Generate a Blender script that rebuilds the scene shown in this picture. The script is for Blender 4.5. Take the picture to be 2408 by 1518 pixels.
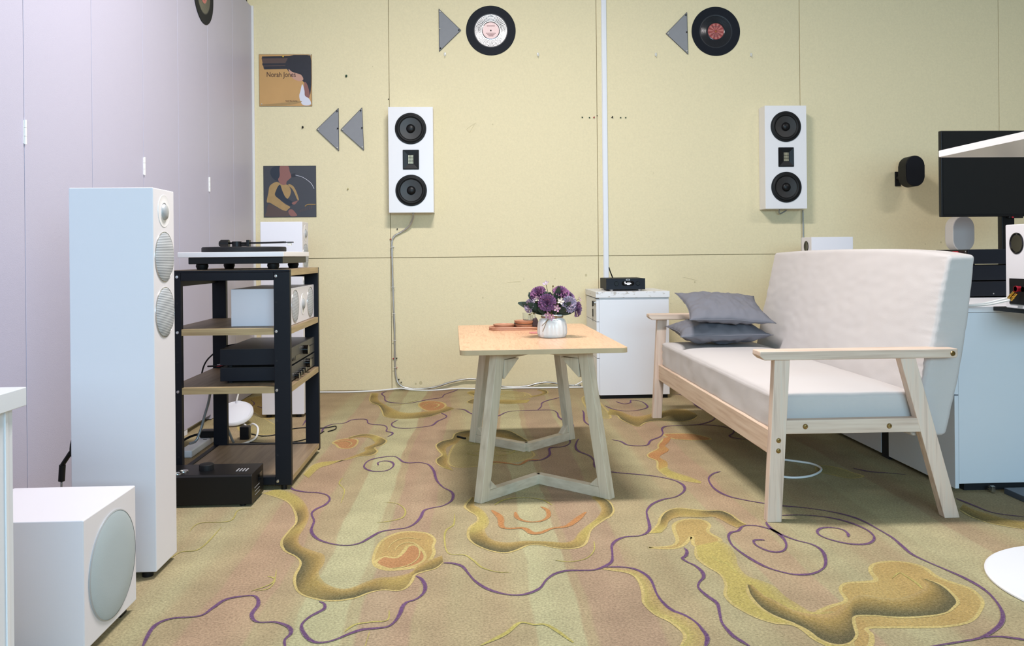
import bpy, bmesh, math, random
from math import sin, cos, pi, radians, sqrt, atan2
from mathutils import Vector, Matrix, noise
random.seed(7)
for o in list(bpy.data.objects): bpy.data.objects.remove(o, do_unlink=True)
S = bpy.context.scene
COL = S.collection
# ------------------------------------------------------------ camera, world, light, exposure
CAMZ, FPX, W_PX = 0.805, 1950.0, 2408.0
psi, rho = math.atan(0.0456), radians(0.55)
Fw = Vector((sin(psi), cos(psi), 0)); R0 = Vector((cos(psi), -sin(psi), 0)); U0 = Vector((0, 0, 1))
Rt = R0*cos(rho) - U0*sin(rho); Up = R0*sin(rho) + U0*cos(rho)
cd = bpy.data.cameras.new('camera'); cam = bpy.data.objects.new('camera', cd); COL.objects.link(cam)
mw = Matrix.Identity(4)
for i in range(3):
    mw[i][0] = Rt[i]; mw[i][1] = Up[i]; mw[i][2] = -Fw[i]
mw[2][3] = CAMZ
cam.matrix_world = mw
cd.sensor_fit = 'HORIZONTAL'; cd.sensor_width = 36.0; cd.lens = 36.0*FPX/W_PX
cd.shift_x = 0.0; cd.shift_y = -(759.0-600.0)/W_PX
cd.clip_start = 0.05; cd.clip_end = 60
S.camera = cam
wd = bpy.data.worlds.new('world'); S.world = wd; wd.use_nodes = True
wd.node_tree.nodes['Background'].inputs[0].default_value = (0.72, 0.82, 1.0, 1)
wd.node_tree.nodes['Background'].inputs[1].default_value = 0.05
vs = S.view_settings
vs.view_transform = 'Standard'; vs.look = 'None'; vs.gamma = 1.0; vs.use_curve_mapping = False
vs.exposure = 0.03
S.cycles.max_bounces = 8; S.cycles.diffuse_bounces = 5

def area(name, loc, size, power, color, rot=(0, 0, 0), sy=None):
    l = bpy.data.lights.new(name, 'AREA'); l.energy = power; l.color = color
    l.shape = 'RECTANGLE'; l.size = size; l.size_y = sy or size
    o = bpy.data.objects.new(name, l); COL.objects.link(o); o.location = loc; o.rotation_euler = rot
    return o
CEIL = 2.95
WARM = (1.0, 0.95, 0.94)
for lx, ly, pw, sx, sy_ in ((0.12, 2.64, 95, .7, .2), (3.3, 2.4, 28, .9, .2), (0.15, -0.4, 4, .9, .2)):
    area('ceiling_lamp', (lx, ly, CEIL-0.02), sx, pw, WARM, sy=sy_)
# daylight from the window side behind the viewer
area('window_daylight', (0.85, -2.35, 1.6), 3.4, 172, (0.50, 0.79, 1.0), (radians(88), 0, 0), 1.1)

# ------------------------------------------------------------ materials
def new_mat(name):
    m = bpy.data.materials.new(name); m.use_nodes = True
    nt = m.node_tree; b = nt.nodes['Principled BSDF']
    return m, nt, b
def srgb(r, g, b):
    f = lambda c: (c/255/12.92) if c/255 <= 0.04045 else ((c/255+0.055)/1.055)**2.4
    return (f(r), f(g), f(b), 1)
def M(name, col, rough=0.5, metal=0.0, spec=0.5, bump=0.0, bscale=300, var=0.0, vscale=4, emit=0, **kw):
    m, nt, b = new_mat(name)
    c = srgb(*col)
    b.inputs['Base Color'].default_value = c
    b.inputs['Roughness'].default_value = rough; b.inputs['Metallic'].default_value = metal
    b.inputs['Specular IOR Level'].default_value = spec
    if 'trans' in kw: b.inputs['Transmission Weight'].default_value = kw['trans']
    if emit:
        b.inputs['Emission Color'].default_value = c; b.inputs['Emission Strength'].default_value = emit
    tc = nt.nodes.new('ShaderNodeTexCoord')
    n = nt.nodes.new('ShaderNodeTexNoise'); n.inputs['Scale'].default_value = vscale; n.inputs['Detail'].default_value = 4
    nt.links.new(tc.outputs['Object'], n.inputs['Vector'])
    if var:
        mx = nt.nodes.new('ShaderNodeMix'); mx.data_type = 'RGBA'
        mx.inputs[6].default_value = tuple(x*(1-var) for x in c[:3])+(1,); mx.inputs[7].default_value = tuple(min(1, x*(1+var)) for x in c[:3])+(1,)
        nt.links.new(n.outputs['Fac'], mx.inputs[0]); nt.links.new(mx.outputs[2], b.inputs['Base Color'])
    if bump:
        n2 = nt.nodes.new('ShaderNodeTexNoise'); n2.inputs['Scale'].default_value = bscale; n2.inputs['Detail'].default_value = 3
        nt.links.new(tc.outputs['Object'], n2.inputs['Vector'])
        bp = nt.nodes.new('ShaderNodeBump'); bp.inputs['Strength'].default_value = bump; bp.inputs['Distance'].default_value = 0.002
        nt.links.new(n2.outputs['Fac'], bp.inputs['Height']); nt.links.new(bp.outputs['Normal'], b.inputs['Normal'])
    return m
def wood(name, c1, c2, scale=(60, 60, 3), rough=0.5, detail=6, knots=0.0, wave=0.0, c3=None):
    m, nt, b = new_mat(name)
    tc = nt.nodes.new('ShaderNodeTexCoord'); mp = nt.nodes.new('ShaderNodeMapping')
    mp.inputs['Scale'].default_value = scale
    nt.links.new(tc.outputs['Object'], mp.inputs['Vector'])
    n = nt.nodes.new('ShaderNodeTexNoise'); n.inputs['Scale'].default_value = 1; n.inputs['Detail'].default_value = detail
    n.inputs['Distortion'].default_value = wave
    nt.links.new(mp.outputs[0], n.inputs['Vector'])
    cr = nt.nodes.new('ShaderNodeValToRGB')
    cr.color_ramp.elements[0].position = 0.3; cr.color_ramp.elements[0].color = srgb(*c1)
    cr.color_ramp.elements[1].position = 0.7; cr.color_ramp.elements[1].color = srgb(*c2)
    if c3:
        e = cr.color_ramp.elements.new(0.5); e.color = srgb(*c3)
    nt.links.new(n.outputs['Fac'], cr.inputs[0])
    out = cr.outputs[0]
    if knots:
        v = nt.nodes.new('ShaderNodeTexVoronoi'); v.inputs['Scale'].default_value = 6
        nt.links.new(tc.outputs['Object'], v.inputs['Vector'])
        r = nt.nodes.new('ShaderNodeValToRGB'); r.color_ramp.elements[0].position = 0.03; r.color_ramp.elements[1].position = 0.09
        r.color_ramp.elements[0].color = (1-knots,)*3+(1,); r.color_ramp.elements[1].color = (1, 1, 1, 1)
        nt.links.new(v.outputs['Distance'], r.inputs[0])
        mx = nt.nodes.new('ShaderNodeMix'); mx.data_type = 'RGBA'; mx.blend_type = 'MULTIPLY'; mx.inputs[0].default_value = 1
        nt.links.new(out, mx.inputs[6]); nt.links.new(r.outputs[0], mx.inputs[7]); out = mx.outputs[2]
    nt.links.new(out, b.inputs['Base Color'])
    b.inputs['Roughness'].default_value = rough
    bp = nt.nodes.new('ShaderNodeBump'); bp.inputs['Strength'].default_value = 0.15; bp.inputs['Distance'].default_value = 0.001
    nt.links.new(n.outputs['Fac'], bp.inputs['Height']); nt.links.new(bp.outputs['Normal'], b.inputs['Normal'])
    return m
mats = dict(
    white=M('white_satin_paint', (226, 223, 228), 0.38, bump=0.04),
    whiteb=M('white_lacquer', (232, 230, 232), 0.3),
    whitec=M('white_melamine', (226, 227, 232), 0.4, var=0.02),
    door=M('lavender_panel', (186, 183, 202), 0.42, bump=0.25, bscale=420, var=0.015),
    hinge=M('white_hinge', (235, 232, 228), 0.3),
    black=M('black_powder_coat', (15, 18, 26), 0.5, spec=0.22, bump=0.1, bscale=900),
    blackp=M('black_plastic', (13, 13, 15), 0.4, spec=0.3),
    blackm=M('black_matte', (20, 20, 22), 0.6, spec=0.3),
    rubber=M('rubber', (12, 12, 13), 0.55, spec=0.3),
    glossb=M('gloss_black', (10, 10, 11), 0.08),
    cone=M('driver_cone', (38, 34, 32), 0.42),
    grille=M('grey_grille', (178, 181, 184), 0.45, metal=0.3),
    cloth=M('grille_cloth', (176, 187, 190), 0.8, bump=0.3, bscale=1500),
    steel=M('steel', (200, 200, 198), 0.25, metal=1),
    brass=M('antique_brass', (150, 128, 84), 0.28, metal=1),
    gold=M('gold_plate', (220, 180, 90), 0.2, metal=1),
    dark=M('dark_gap', (18, 19, 24), 0.8),
    ampside=M('amp_side', (16, 20, 30), 0.5, spec=0.3), ampface=M('amp_face', (62, 62, 60), 0.42), amptop=M('amp_top', (60, 58, 58), 0.4),
    greytri=M('grey_board', (140, 141, 145), 0.85, var=0.05, vscale=30, bump=0.15),
    trieedge=M('dark_board_edge', (70, 68, 72), 0.8),

    clear=M('clear_plastic', (235, 232, 222), 0.2, trans=0.25),
    whitecord=M('white_cord', (232, 232, 230), 0.4),
    redp=M('red_plastic', (170, 26, 46), 0.35), greenp=M('green_plastic', (30, 70, 50), 0.35),
    yellowp=M('yellow_plastic', (210, 180, 80), 0.35), woodpin=M('clear_yellow_pin', (190, 180, 130), 0.3),
    fabric=M('cream_canvas', (198, 193, 191), 0.9, bump=0.35, bscale=900, spec=0.2),
    pillow=M('grey_cotton', (116, 116, 123), 0.9, bump=0.3, bscale=1000, spec=0.2),
    vase=M('white_ceramic', (238, 240, 238), 0.25), twine=M('jute_twine', (150, 128, 98), 0.9),
    ppl=M('purple_petal', (136, 90, 126), 0.8, var=0.3, vscale=60, spec=0.2), pplp=M('pale_purple_petal', (172, 154, 172), 0.8, var=0.25, vscale=60, spec=0.2),
    pinkp=M('pink_petal', (188, 146, 168), 0.8, var=0.2, vscale=80), lilac=M('lilac_petal', (142, 106, 140), 0.8, var=0.3, vscale=60, spec=0.2),
    leaf=M('dark_leaf', (44, 60, 48), 0.6, var=0.3, vscale=30), stem=M('olive_stem', (112, 98, 58), 0.7), bud=M('flower_heart', (220, 205, 190), 0.7),
    walnut=wood('reddish_wood', (160, 108, 82), (196, 146, 116), (8, 80, 80), 0.45),
    pinkc=M('dusty_pink_silicone', (190, 120, 116), 0.6),
    silver=M('silver_cable', (190, 186, 180), 0.3, metal=0.6), tube=M('grey_clear_cable', (150, 152, 152), 0.25, metal=0.3),
    greyfab=M('grey_speaker_fabric', (158, 157, 158), 0.85, bump=0.3, bscale=1200), greycase=M('warm_grey_case', (196, 190, 186), 0.6),
    screen=M('dark_screen', (9, 10, 12), 0.3), bluegrey=M('blue_grey_board', (70, 76, 88), 0.35),
    sofaH=wood('pale_wood_across', (216, 197, 180), (190, 164, 146), (4, 90, 90), 0.55, c3=(208, 186, 168)),
    sofaY=wood('pale_wood_along', (218, 197, 176), (192, 164, 142), (90, 4, 90), 0.55, c3=(210, 186, 164), knots=0.18),
    sofaZ=wood('pale_wood_upright', (212, 195, 180), (186, 162, 146), (90, 90, 4), 0.55, c3=(218, 194, 176)),
    pineZ=wood('whitewashed_pine', (212, 200, 178), (188, 174, 150), (70, 70, 4), 0.6, knots=0.3),
    pineH=wood('whitewashed_pine_flat', (212, 200, 178), (188, 174, 150), (20, 20, 70), 0.6, knots=0.3),
    oak=wood('light_oak_laminate', (220, 178, 142), (190, 146, 112), (70, 7, 70), 0.3, wave=2.4, detail=10, c3=(212, 170, 134)),
    oakedge=wood('oak_edge', (196, 172, 134), (180, 156, 120), (10, 10, 10), 0.5),
    rackwood=wood('brown_oak_board', (150, 128, 100), (118, 98, 76), (60, 4, 60), 0.5, c3=(136, 115, 90)),
    rackedge=wood('brown_oak_edge', (182, 160, 118), (150, 128, 92), (5, 5, 90), 0.5),
)
m, nt, b = new_mat('vinyl')
tc = nt.nodes.new('ShaderNodeTexCoord'); ln = nt.nodes.new('ShaderNodeVectorMath'); ln.operation = 'LENGTH'; nt.links.new(tc.outputs['Object'], ln.inputs[0])
mr = nt.nodes.new('ShaderNodeMapRange'); nt.links.new(ln.outputs['Value'], mr.inputs[0])
for i, v in enumerate((.094, .104, .13, .6)): mr.inputs[i+1].default_value = v
nt.links.new(mr.outputs[0], b.inputs['Roughness'])
wv = nt.nodes.new('ShaderNodeMath'); wv.operation = 'MULTIPLY'; nt.links.new(ln.outputs['Value'], wv.inputs[0]); wv.inputs[1].default_value = 900
sn = nt.nodes.new('ShaderNodeMath'); sn.operation = 'SINE'; nt.links.new(wv.outputs[0], sn.inputs[0])
bp = nt.nodes.new('ShaderNodeBump'); bp.inputs['Strength'].default_value = .1; bp.inputs['Distance'].default_value = .001; nt.links.new(sn.outputs[0], bp.inputs['Height']); nt.links.new(bp.outputs[0], b.inputs['Normal'])
b.inputs['Base Color'].default_value = srgb(22, 25, 33); m2 = nt.nodes.new('ShaderNodeMapRange'); nt.links.new(ln.outputs['Value'], m2.inputs[0])
for i, v in enumerate((.094, .104, 1.0, .18)): m2.inputs[i+1].default_value = v
nt.links.new(m2.outputs[0], b.inputs['Specular IOR Level'])
mats['vinyl'] = m
# ------------------------------------------------------------ mesh helpers
ORG = {}
class G:
    def __init__(s): s.bm = bmesh.new()
    def _bev(s, vs_, r, seg=2):
        es = {e for v in vs_ for e in v.link_edges}
        bmesh.ops.bevel(s.bm, geom=list(es), offset=r, segments=seg, profile=0.5, affect='EDGES')
    def box(s, x0, x1, y0, y1, z0, z1, r=0.0, seg=2, rot=None):
        v = bmesh.ops.create_cube(s.bm, size=1)['verts']
        c = Vector(((x0+x1)/2, (y0+y1)/2, (z0+z1)/2))
        for q in v: q.co = Vector((q.co.x*(x1-x0), q.co.y*(y1-y0), q.co.z*(z1-z0))) + c
        if r: s._bev(v, r, seg)
        return s
    def beam(s, a, b, w, h, side, r=0.0, ext=0.0):
        """box from a to b, w along 'side', h along the third axis"""
        a, b, side = Vector(a), Vector(b), Vector(side).normalized()
        d = (b-a).normalized(); side = (side-d*side.dot(d)).normalized(); u = d.cross(side)
        a = a-d*ext; b = b+d*ext
        vs_ = []
        for e in (a, b):
            for p, q in ((-1, -1), (1, -1), (1, 1), (-1, 1)): vs_.append(s.bm.verts.new(e+side*(p*w/2)+u*(q*h/2)))
        for f in ((0, 1, 2, 3), (7, 6, 5, 4), (0, 4, 5, 1), (1, 5, 6, 2), (2, 6, 7, 3), (3, 7, 4, 0)): s.bm.faces.new([vs_[i] for i in f])
        if r: s._bev(vs_, r, 2)
        return s
    def prism(s, pts, ax, a, b, r=0.0):
        """2D outline extruded along axis ax from a to b; the outline gives the two other axes in x,y,z order"""
        def mk(p, t):
            l = list(p); l.insert(ax, t); return Vector(l)
        va = [s.bm.verts.new(mk(p, a)) for p in pts]; vb = [s.bm.verts.new(mk(p, b)) for p in pts]
        n = len(pts)
        s.bm.faces.new(va); s.bm.faces.new(list(reversed(vb)))
        for i in range(n): s.bm.faces.new((va[i], vb[i], vb[(i+1) % n], va[(i+1) % n]))
        if r: s._bev(va+vb, r, 2)
        return s
    def lathe(s, prof, c, ax=(0, 0, 1), n=32, sx=1.0, flute=None):
        """prof = [(radius, height)...] about axis ax through c"""
        ax = Vector(ax).normalized(); q = Vector((0, 0, 1)).rotation_difference(ax).to_matrix(); c = Vector(c)
        rings = []
        for r, h in prof:
            if r <= 1e-6: rings.append([s.bm.verts.new(c+q@Vector((0, 0, h)))]); continue
            L = []
            for i in range(n):
                a = 2*pi*i/n; rr = r*(flute(a, h) if flute else 1)
                L.append(s.bm.verts.new(c+q@Vector((rr*cos(a)*sx, rr*sin(a), h))))
            rings.append(L)
        for A, B in zip(rings, rings[1:]):
            if len(A) == 1 and len(B) == 1: continue
            for i in range(n):
                j = (i+1) % n
                if len(A) == 1: s.bm.faces.new((A[0], B[i], B[j]))
                elif len(B) == 1: s.bm.faces.new((A[i], A[j], B[0]))
                else: s.bm.faces.new((A[i], A[j], B[j], B[i]))
        return s
    def cyl(s, a, b, r, n=24, r2=None):
        a, b = Vector(a), Vector(b); h = (b-a).length; r2 = r if r2 is None else r2
        return s.lathe([(0, 0), (r, 0), (r2, h), (0, h)], a, b-a, n)
    def tube(s, pts, r, n=8, smooth_=True, k=6, twist=0):
        P = spline3(pts, k) if smooth_ else [Vector(p) for p in pts]
        prev = None; rings = []
        for i, p in enumerate(P):
            d = (P[min(i+1, len(P)-1)]-P[max(i-1, 0)])
            if d.length < 1e-9: d = Vector((0, 0, 1))
            d.normalize()
            if prev is None: u = d.orthogonal().normalized()
            else: u = (prev-d*prev.dot(d)); u = u.normalized() if u.length > 1e-6 else d.orthogonal().normalized()
            prev = u; w = d.cross(u)
            rr = r(i/(len(P)-1)) if callable(r) else r
            rings.append([s.bm.verts.new(p+(u*cos(2*pi*j/n)+w*sin(2*pi*j/n))*rr*(1+twist*sin(3*2*pi*j/n+i*1.2))) for j in range(n)])
        for A, B in zip(rings, rings[1:]):
            for i in range(n): s.bm.faces.new((A[i], A[(i+1) % n], B[(i+1) % n], B[i]))
        s.bm.faces.new(list(reversed(rings[0]))); s.bm.faces.new(rings[-1])
        return s
    def grid(s, f, nu, nv, close_u=False):
        R = [[s.bm.verts.new(f(i/nu, j/nv)) for j in range(nv+1)] for i in range(nu+(0 if close_u else 1))]
        for i in range(nu):
            A = R[i]; B = R[(i+1) % len(R)]
            for j in range(nv): s.bm.faces.new((A[j], B[j], B[j+1], A[j+1]))
        return s
    def slab(s, fn, n=(12, 12, 6), half=(1, 1, 1), r=0.2, bulge=0.0):
        """rounded box made of six fine grids; fn maps (p, unit coordinates) to a world point"""
        h = Vector(half); inner = Vector([max(x-r, 0) for x in h])
        cache = {}
        def V(p):
            key = (round(p.x, 5), round(p.y, 5), round(p.z, 5))
            if key in cache: return cache[key]
            c = Vector([max(-i, min(i, x)) for i, x in zip(inner, p)]); d = p-c
            q = c+(d.normalized()*r if d.length > 1e-9 else d)
            cache[key] = s.bm.verts.new(fn(q, Vector((p.x/h.x, p.y/h.y, p.z/h.z)))); return cache[key]
        def axis(i):
            k = n[i]; e = [(-1+2*t/k)*h[i] for t in range(k+1)]
            x = []
            for t in e: x.append(t)
            x += [-(h[i]-r*f_) for f_ in (.15, .35, .6, 1)]+[(h[i]-r*f_) for f_ in (.15, .35, .6, 1)]
            return sorted(set(round(t, 6) for t in x if abs(t) <= h[i]+1e-9))
        X = [axis(i) for i in range(3)]
        for a in range(3):
            b, c = (a+1) % 3, (a+2) % 3
            for sg in (-1, 1):
                for i in range(len(X[b])-1):
                    for j in range(len(X[c])-1):
                        q = []
                        for u, v in ((i, j), (i+1, j), (i+1, j+1), (i, j+1)):
                            p = Vector((0, 0, 0)); p[a] = sg*h[a]; p[b] = X[b][u]; p[c] = X[c][v]; q.append(V(p))
                        if sg < 0: q.reverse()
                        if len(set(q)) > 2:
                            try: s.bm.faces.new([x for k_, x in enumerate(q) if x not in q[:k_]])
                            except ValueError: pass
        return s
    def build(s, name, mat, parent=None, smooth=False, org=None, normals=True):
        if normals: bmesh.ops.recalc_face_normals(s.bm, faces=s.bm.faces)
        o3 = ORG[parent.name] if parent else Vector(org if org else (0, 0, 0))
        for v in s.bm.verts: v.co -= o3
        me = bpy.data.meshes.new(name); s.bm.to_mesh(me); s.bm.free()
        if smooth is True:
            for p in me.polygons: p.use_smooth = True
        elif smooth:
            for p in me.polygons: p.use_smooth = True
            me.set_sharp_from_angle(angle=radians(50))
        me.materials.append(mats[mat] if isinstance(mat, str) else mat)
        o = bpy.data.objects.new(name, me); COL.objects.link(o)
        if smooth and smooth is not True:
            wm = o.modifiers.new('shading', 'WEIGHTED_NORMAL'); wm.keep_sharp = True
        if parent: o.parent = parent
        else: o.location = o3
        ORG[o.name] = o3
        return o
def spline3(pts, k=6, closed=False):
    P = [Vector(p) for p in pts]
    if len(P) < 3: return P
    n = len(P); out = []
    for i in range(n if closed else n-1):
        if closed: a, b, c, d = P[i-1], P[i], P[(i+1) % n], P[(i+2) % n]
        else: a, b, c, d = P[max(i-1, 0)], P[i], P[i+1], P[min(i+2, n-1)]
        for t in range(k):
            t /= k
            out.append(0.5*((2*b)+(c-a)*t+(2*a-5*b+4*c-d)*t*t+(3*b-a-3*c+d)*t*t*t))
    if not closed: out.append(P[-1].copy())
    return out
def thing(name, label, cat, loc, group=None):
    o = bpy.data.objects.new(name, None); COL.objects.link(o); o.location = loc; o.empty_display_size = 0.05
    o['label'] = label; o['category'] = cat
    if group: o['group'] = group
    ORG[o.name] = Vector(loc); return o
def tag(o, label, cat, group=None):
    o['label'] = label; o['category'] = cat
    if group: o['group'] = group
    return o
def struct(o): o['kind'] = 'structure'; return o
def dup(root, loc, label, rotz=None, rot=None):
    r = root.copy(); COL.objects.link(r); r.location = loc; r['label'] = label
    if rot is not None: r.rotation_euler = rot
    for ch in list(root.children):
        c = ch.copy(); COL.objects.link(c); c.parent = r
        for g in list(ch.children):
            d = g.copy(); COL.objects.link(d); d.parent = c
    return r
def box(name, mat, parent, *a, r=0.002, org=None, seg=2): return G().box(*a, r=r, seg=seg).build(name, mat, parent, smooth=30, org=org)
def text_mesh(name, body, mat, parent, size, origin, right, up, depth=0.0006, align='LEFT'):
    cu = bpy.data.curves.new(name, 'FONT'); cu.body = body; cu.size = size; cu.extrude = depth/2; cu.align_x = align
    t = bpy.data.objects.new(name, cu); COL.objects.link(t)
    bpy.context.view_layer.update()
    me = bpy.data.meshes.new_from_object(t.evaluated_get(bpy.context.evaluated_depsgraph_get()))
    bpy.data.objects.remove(t, do_unlink=True)
    right, up = Vector(right), Vector(up); nrm = right.cross(up); o3 = ORG[parent.name]
    for v in me.vertices: v.co = Vector(origin)-o3+right*v.co.x+up*v.co.y+nrm*v.co.z
    me.materials.clear(); me.materials.append(mats[mat])
    o = bpy.data.objects.new(name, me); COL.objects.link(o); o.parent = parent; ORG[o.name] = o3; return o
PURPLE=[
[-.377,3.221,-.383,3.260,-.366,3.284,-.338,3.276,-.320,3.233,-.321,3.178,-.337,3.138,-.366,3.127,-.394,3.137,-.423,3.179,-.432,3.234,-.421,3.303,-.384,3.343,-.335,3.360,-.311,3.328,-.288,3.269,-.262,3.247,-.221,3.249,-.184,3.213,-.159,3.118,-.143,2.992,-.117,2.898,-.087,2.841,-.078,2.787,-.084,2.727,-.109,2.680,-.142,2.660,-.166,2.634,-.173,2.566,-.188,2.503,-.212,2.469,-.247,2.458,-.282,2.439,-.307,2.390,-.327,2.351,-.359,2.332,-.401,2.345,-.442,2.377,-.469,2.417,-.488,2.473,-.496,2.556,-.517,2.628,-.513,2.674,-.492,2.720,-.487,2.779,-.506,2.832,-.542,2.862,-.587,2.874,-.633,2.906,-.647,2.936],
[-.154,2.097,-.139,2.076,-.127,2.030,-.129,1.988,-.144,1.955,-.164,1.939,-.172,1.915,-.175,1.877,-.183,1.837,-.196,1.814,-.219,1.808,-.249,1.803,-.273,1.786,-.296,1.763,-.316,1.750,-.338,1.750,-.358,1.769,-.379,1.810,-.385,1.841,-.377,1.872,-.363,1.895,-.351,1.916,-.355,1.942,-.370,1.958],
[-.088,2.181,-.062,2.175,-.038,2.152,-.024,2.109,-.006,2.055,.020,2.009,.050,1.979,.083,1.963,.109,1.964,.135,1.980,.154,2.005,.171,2.049,.197,2.087,.231,2.105,.267,2.104,.300,2.106,.331,2.130,.353,2.162,.364,2.220,.372,2.275,.391,2.316,.422,2.344,.464,2.351,.492,2.377,.509,2.423,.524,2.531,.535,2.584,.566,2.647,.611,2.693,.659,2.719,.701,2.778,.718,2.842,.710,2.900,.682,2.944,.638,2.982,.579,3.011,.510,3.042,.462,3.079,.450,3.146,.460,3.228,.453,3.302,.420,3.380,.417,3.460,.435,3.559,.450,3.610],
[.327,2.122,.373,2.119,.402,2.103,.422,2.065,.428,2.019,.424,1.944,.428,1.894,.439,1.854,.460,1.827,.475,1.792,.480,1.753,.480,1.716,.463,1.673],
[.566,2.246,.567,2.219,.555,2.186,.542,2.168,.548,2.142,.562,2.113,.568,2.073,.562,2.038,.542,2.006,.532,1.974,.538,1.931,.550,1.885,.542,1.838,.532,1.788,.533,1.749,.538,1.716,.557,1.671],
[.806,2.289,.786,2.294,.771,2.281,.769,2.246,.783,2.210,.803,2.195,.829,2.207,.851,2.247,.863,2.304,.860,2.365,.840,2.398,.814,2.416,.783,2.410,.757,2.372,.732,2.359,.713,2.322,.703,2.257,.710,2.195,.724,2.135,.741,2.091,.766,2.059,.795,2.039,.831,2.039,.864,2.058,.893,2.092,.919,2.153,.930,2.206,.922,2.248,.895,2.279,.874,2.318,.860,2.365,.859,2.413,.865,2.445],
[.932,2.500,.993,2.500,1.056,2.478,1.102,2.432,1.126,2.368,1.126,2.314,1.109,2.271,1.075,2.240,1.034,2.240,.997,2.269,.976,2.310,.980,2.348,1.005,2.377,1.035,2.380,1.059,2.361,1.060,2.327,1.048,2.297],
[.900,3.022,.866,2.995,.832,2.937,.816,2.857,.815,2.780,.832,2.716,.866,2.673,.912,2.634,.968,2.597,1.028,2.573,1.091,2.532,1.135,2.481,1.155,2.428,1.163,2.358,1.168,2.285,1.161,2.217,1.155,2.156,1.165,2.104,1.181,2.050,1.196,1.997,1.203,1.943,1.200,1.896,1.186,1.842,1.162,1.786,1.128,1.740,1.085,1.704,1.042,1.678,.996,1.665,.914,1.647],
[1.038,1.679,1.079,1.682,1.108,1.674,1.137,1.660],
[-.694,1.748,-.708,1.845,-.686,1.886,-.625,1.897,-.609,1.937,-.593,1.983,-.559,2.000,-.528,1.998,-.509,1.953,-.509,1.896,-.487,1.857,-.444,1.852,-.410,1.825,-.400,1.794,-.406,1.765,-.396,1.728],
[-.704,3.824,-.715,3.943,-.691,4.024,-.636,4.053,-.612,4.125,-.562,4.142,-.536,4.118,-.521,4.042,-.492,4.005,-.438,3.979,-.416,3.916,-.411,3.844,-.384,3.814,-.378,3.776,-.394,3.722],
[-.382,4.103,-.402,4.039,-.400,3.976,-.373,3.920,-.321,3.899,-.256,3.921,-.208,3.958,-.186,4.054,-.154,4.127,-.147,4.186,-.178,4.269],
[-.531,4.980,-.550,4.898,-.521,4.790,-.505,4.671,-.466,4.599,-.375,4.562,-.328,4.597,-.264,4.676,-.196,4.727,-.179,4.835,-.130,4.938,-.105,5.001],
[-.107,4.372,-.059,4.342,-.031,4.255,.005,4.180,.059,4.138,.113,4.161,.162,4.261,.228,4.289,.321,4.295,.395,4.288,.415,4.212,.412,4.096,.435,3.983,.460,3.938,.453,3.856,.413,3.780,.395,3.725,.406,3.614,.400,3.528,.363,3.465,.308,3.447,.296,3.330,.255,3.251,.198,3.236],
[.321,4.295,.348,4.394,.361,4.500,.402,4.580,.470,4.660,.510,4.746,.525,4.838,.560,4.912],
[.551,4.273,.549,4.199,.535,4.084,.525,3.974,.540,3.868,.555,3.826],
[.689,4.387,.714,4.282,.770,4.227,.838,4.245,.899,4.314,.911,4.418,.899,4.502,.856,4.534,.838,4.463,.797,4.429,.766,4.504],
[.588,3.580,.621,3.543,.639,3.474,.680,3.453,.721,3.466,.754,3.548,.807,3.614,.838,3.685,.855,3.779,.891,3.836,.979,3.848,1.065,3.852,1.138,3.813,1.171,3.731,1.147,3.657,1.115,3.604,1.132,3.556,1.204,3.515],
[1.128,4.713,1.171,4.678,1.183,4.529,1.165,4.314,1.181,4.139,1.183,4.045,1.132,3.939,1.050,3.862,.979,3.848],
[1.401,3.027,1.442,2.973,1.498,2.951,1.549,2.922],
[1.559,2.628,1.570,2.550,1.586,2.476,1.656,2.429],
[-1.154,4.199,-1.216,4.470,-1.216,4.621,-1.272,4.761],
[-1.182,4.553,-1.120,4.460,-1.090,4.338],
[-.828,4.013,-.839,4.170,-.833,4.279]]
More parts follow.
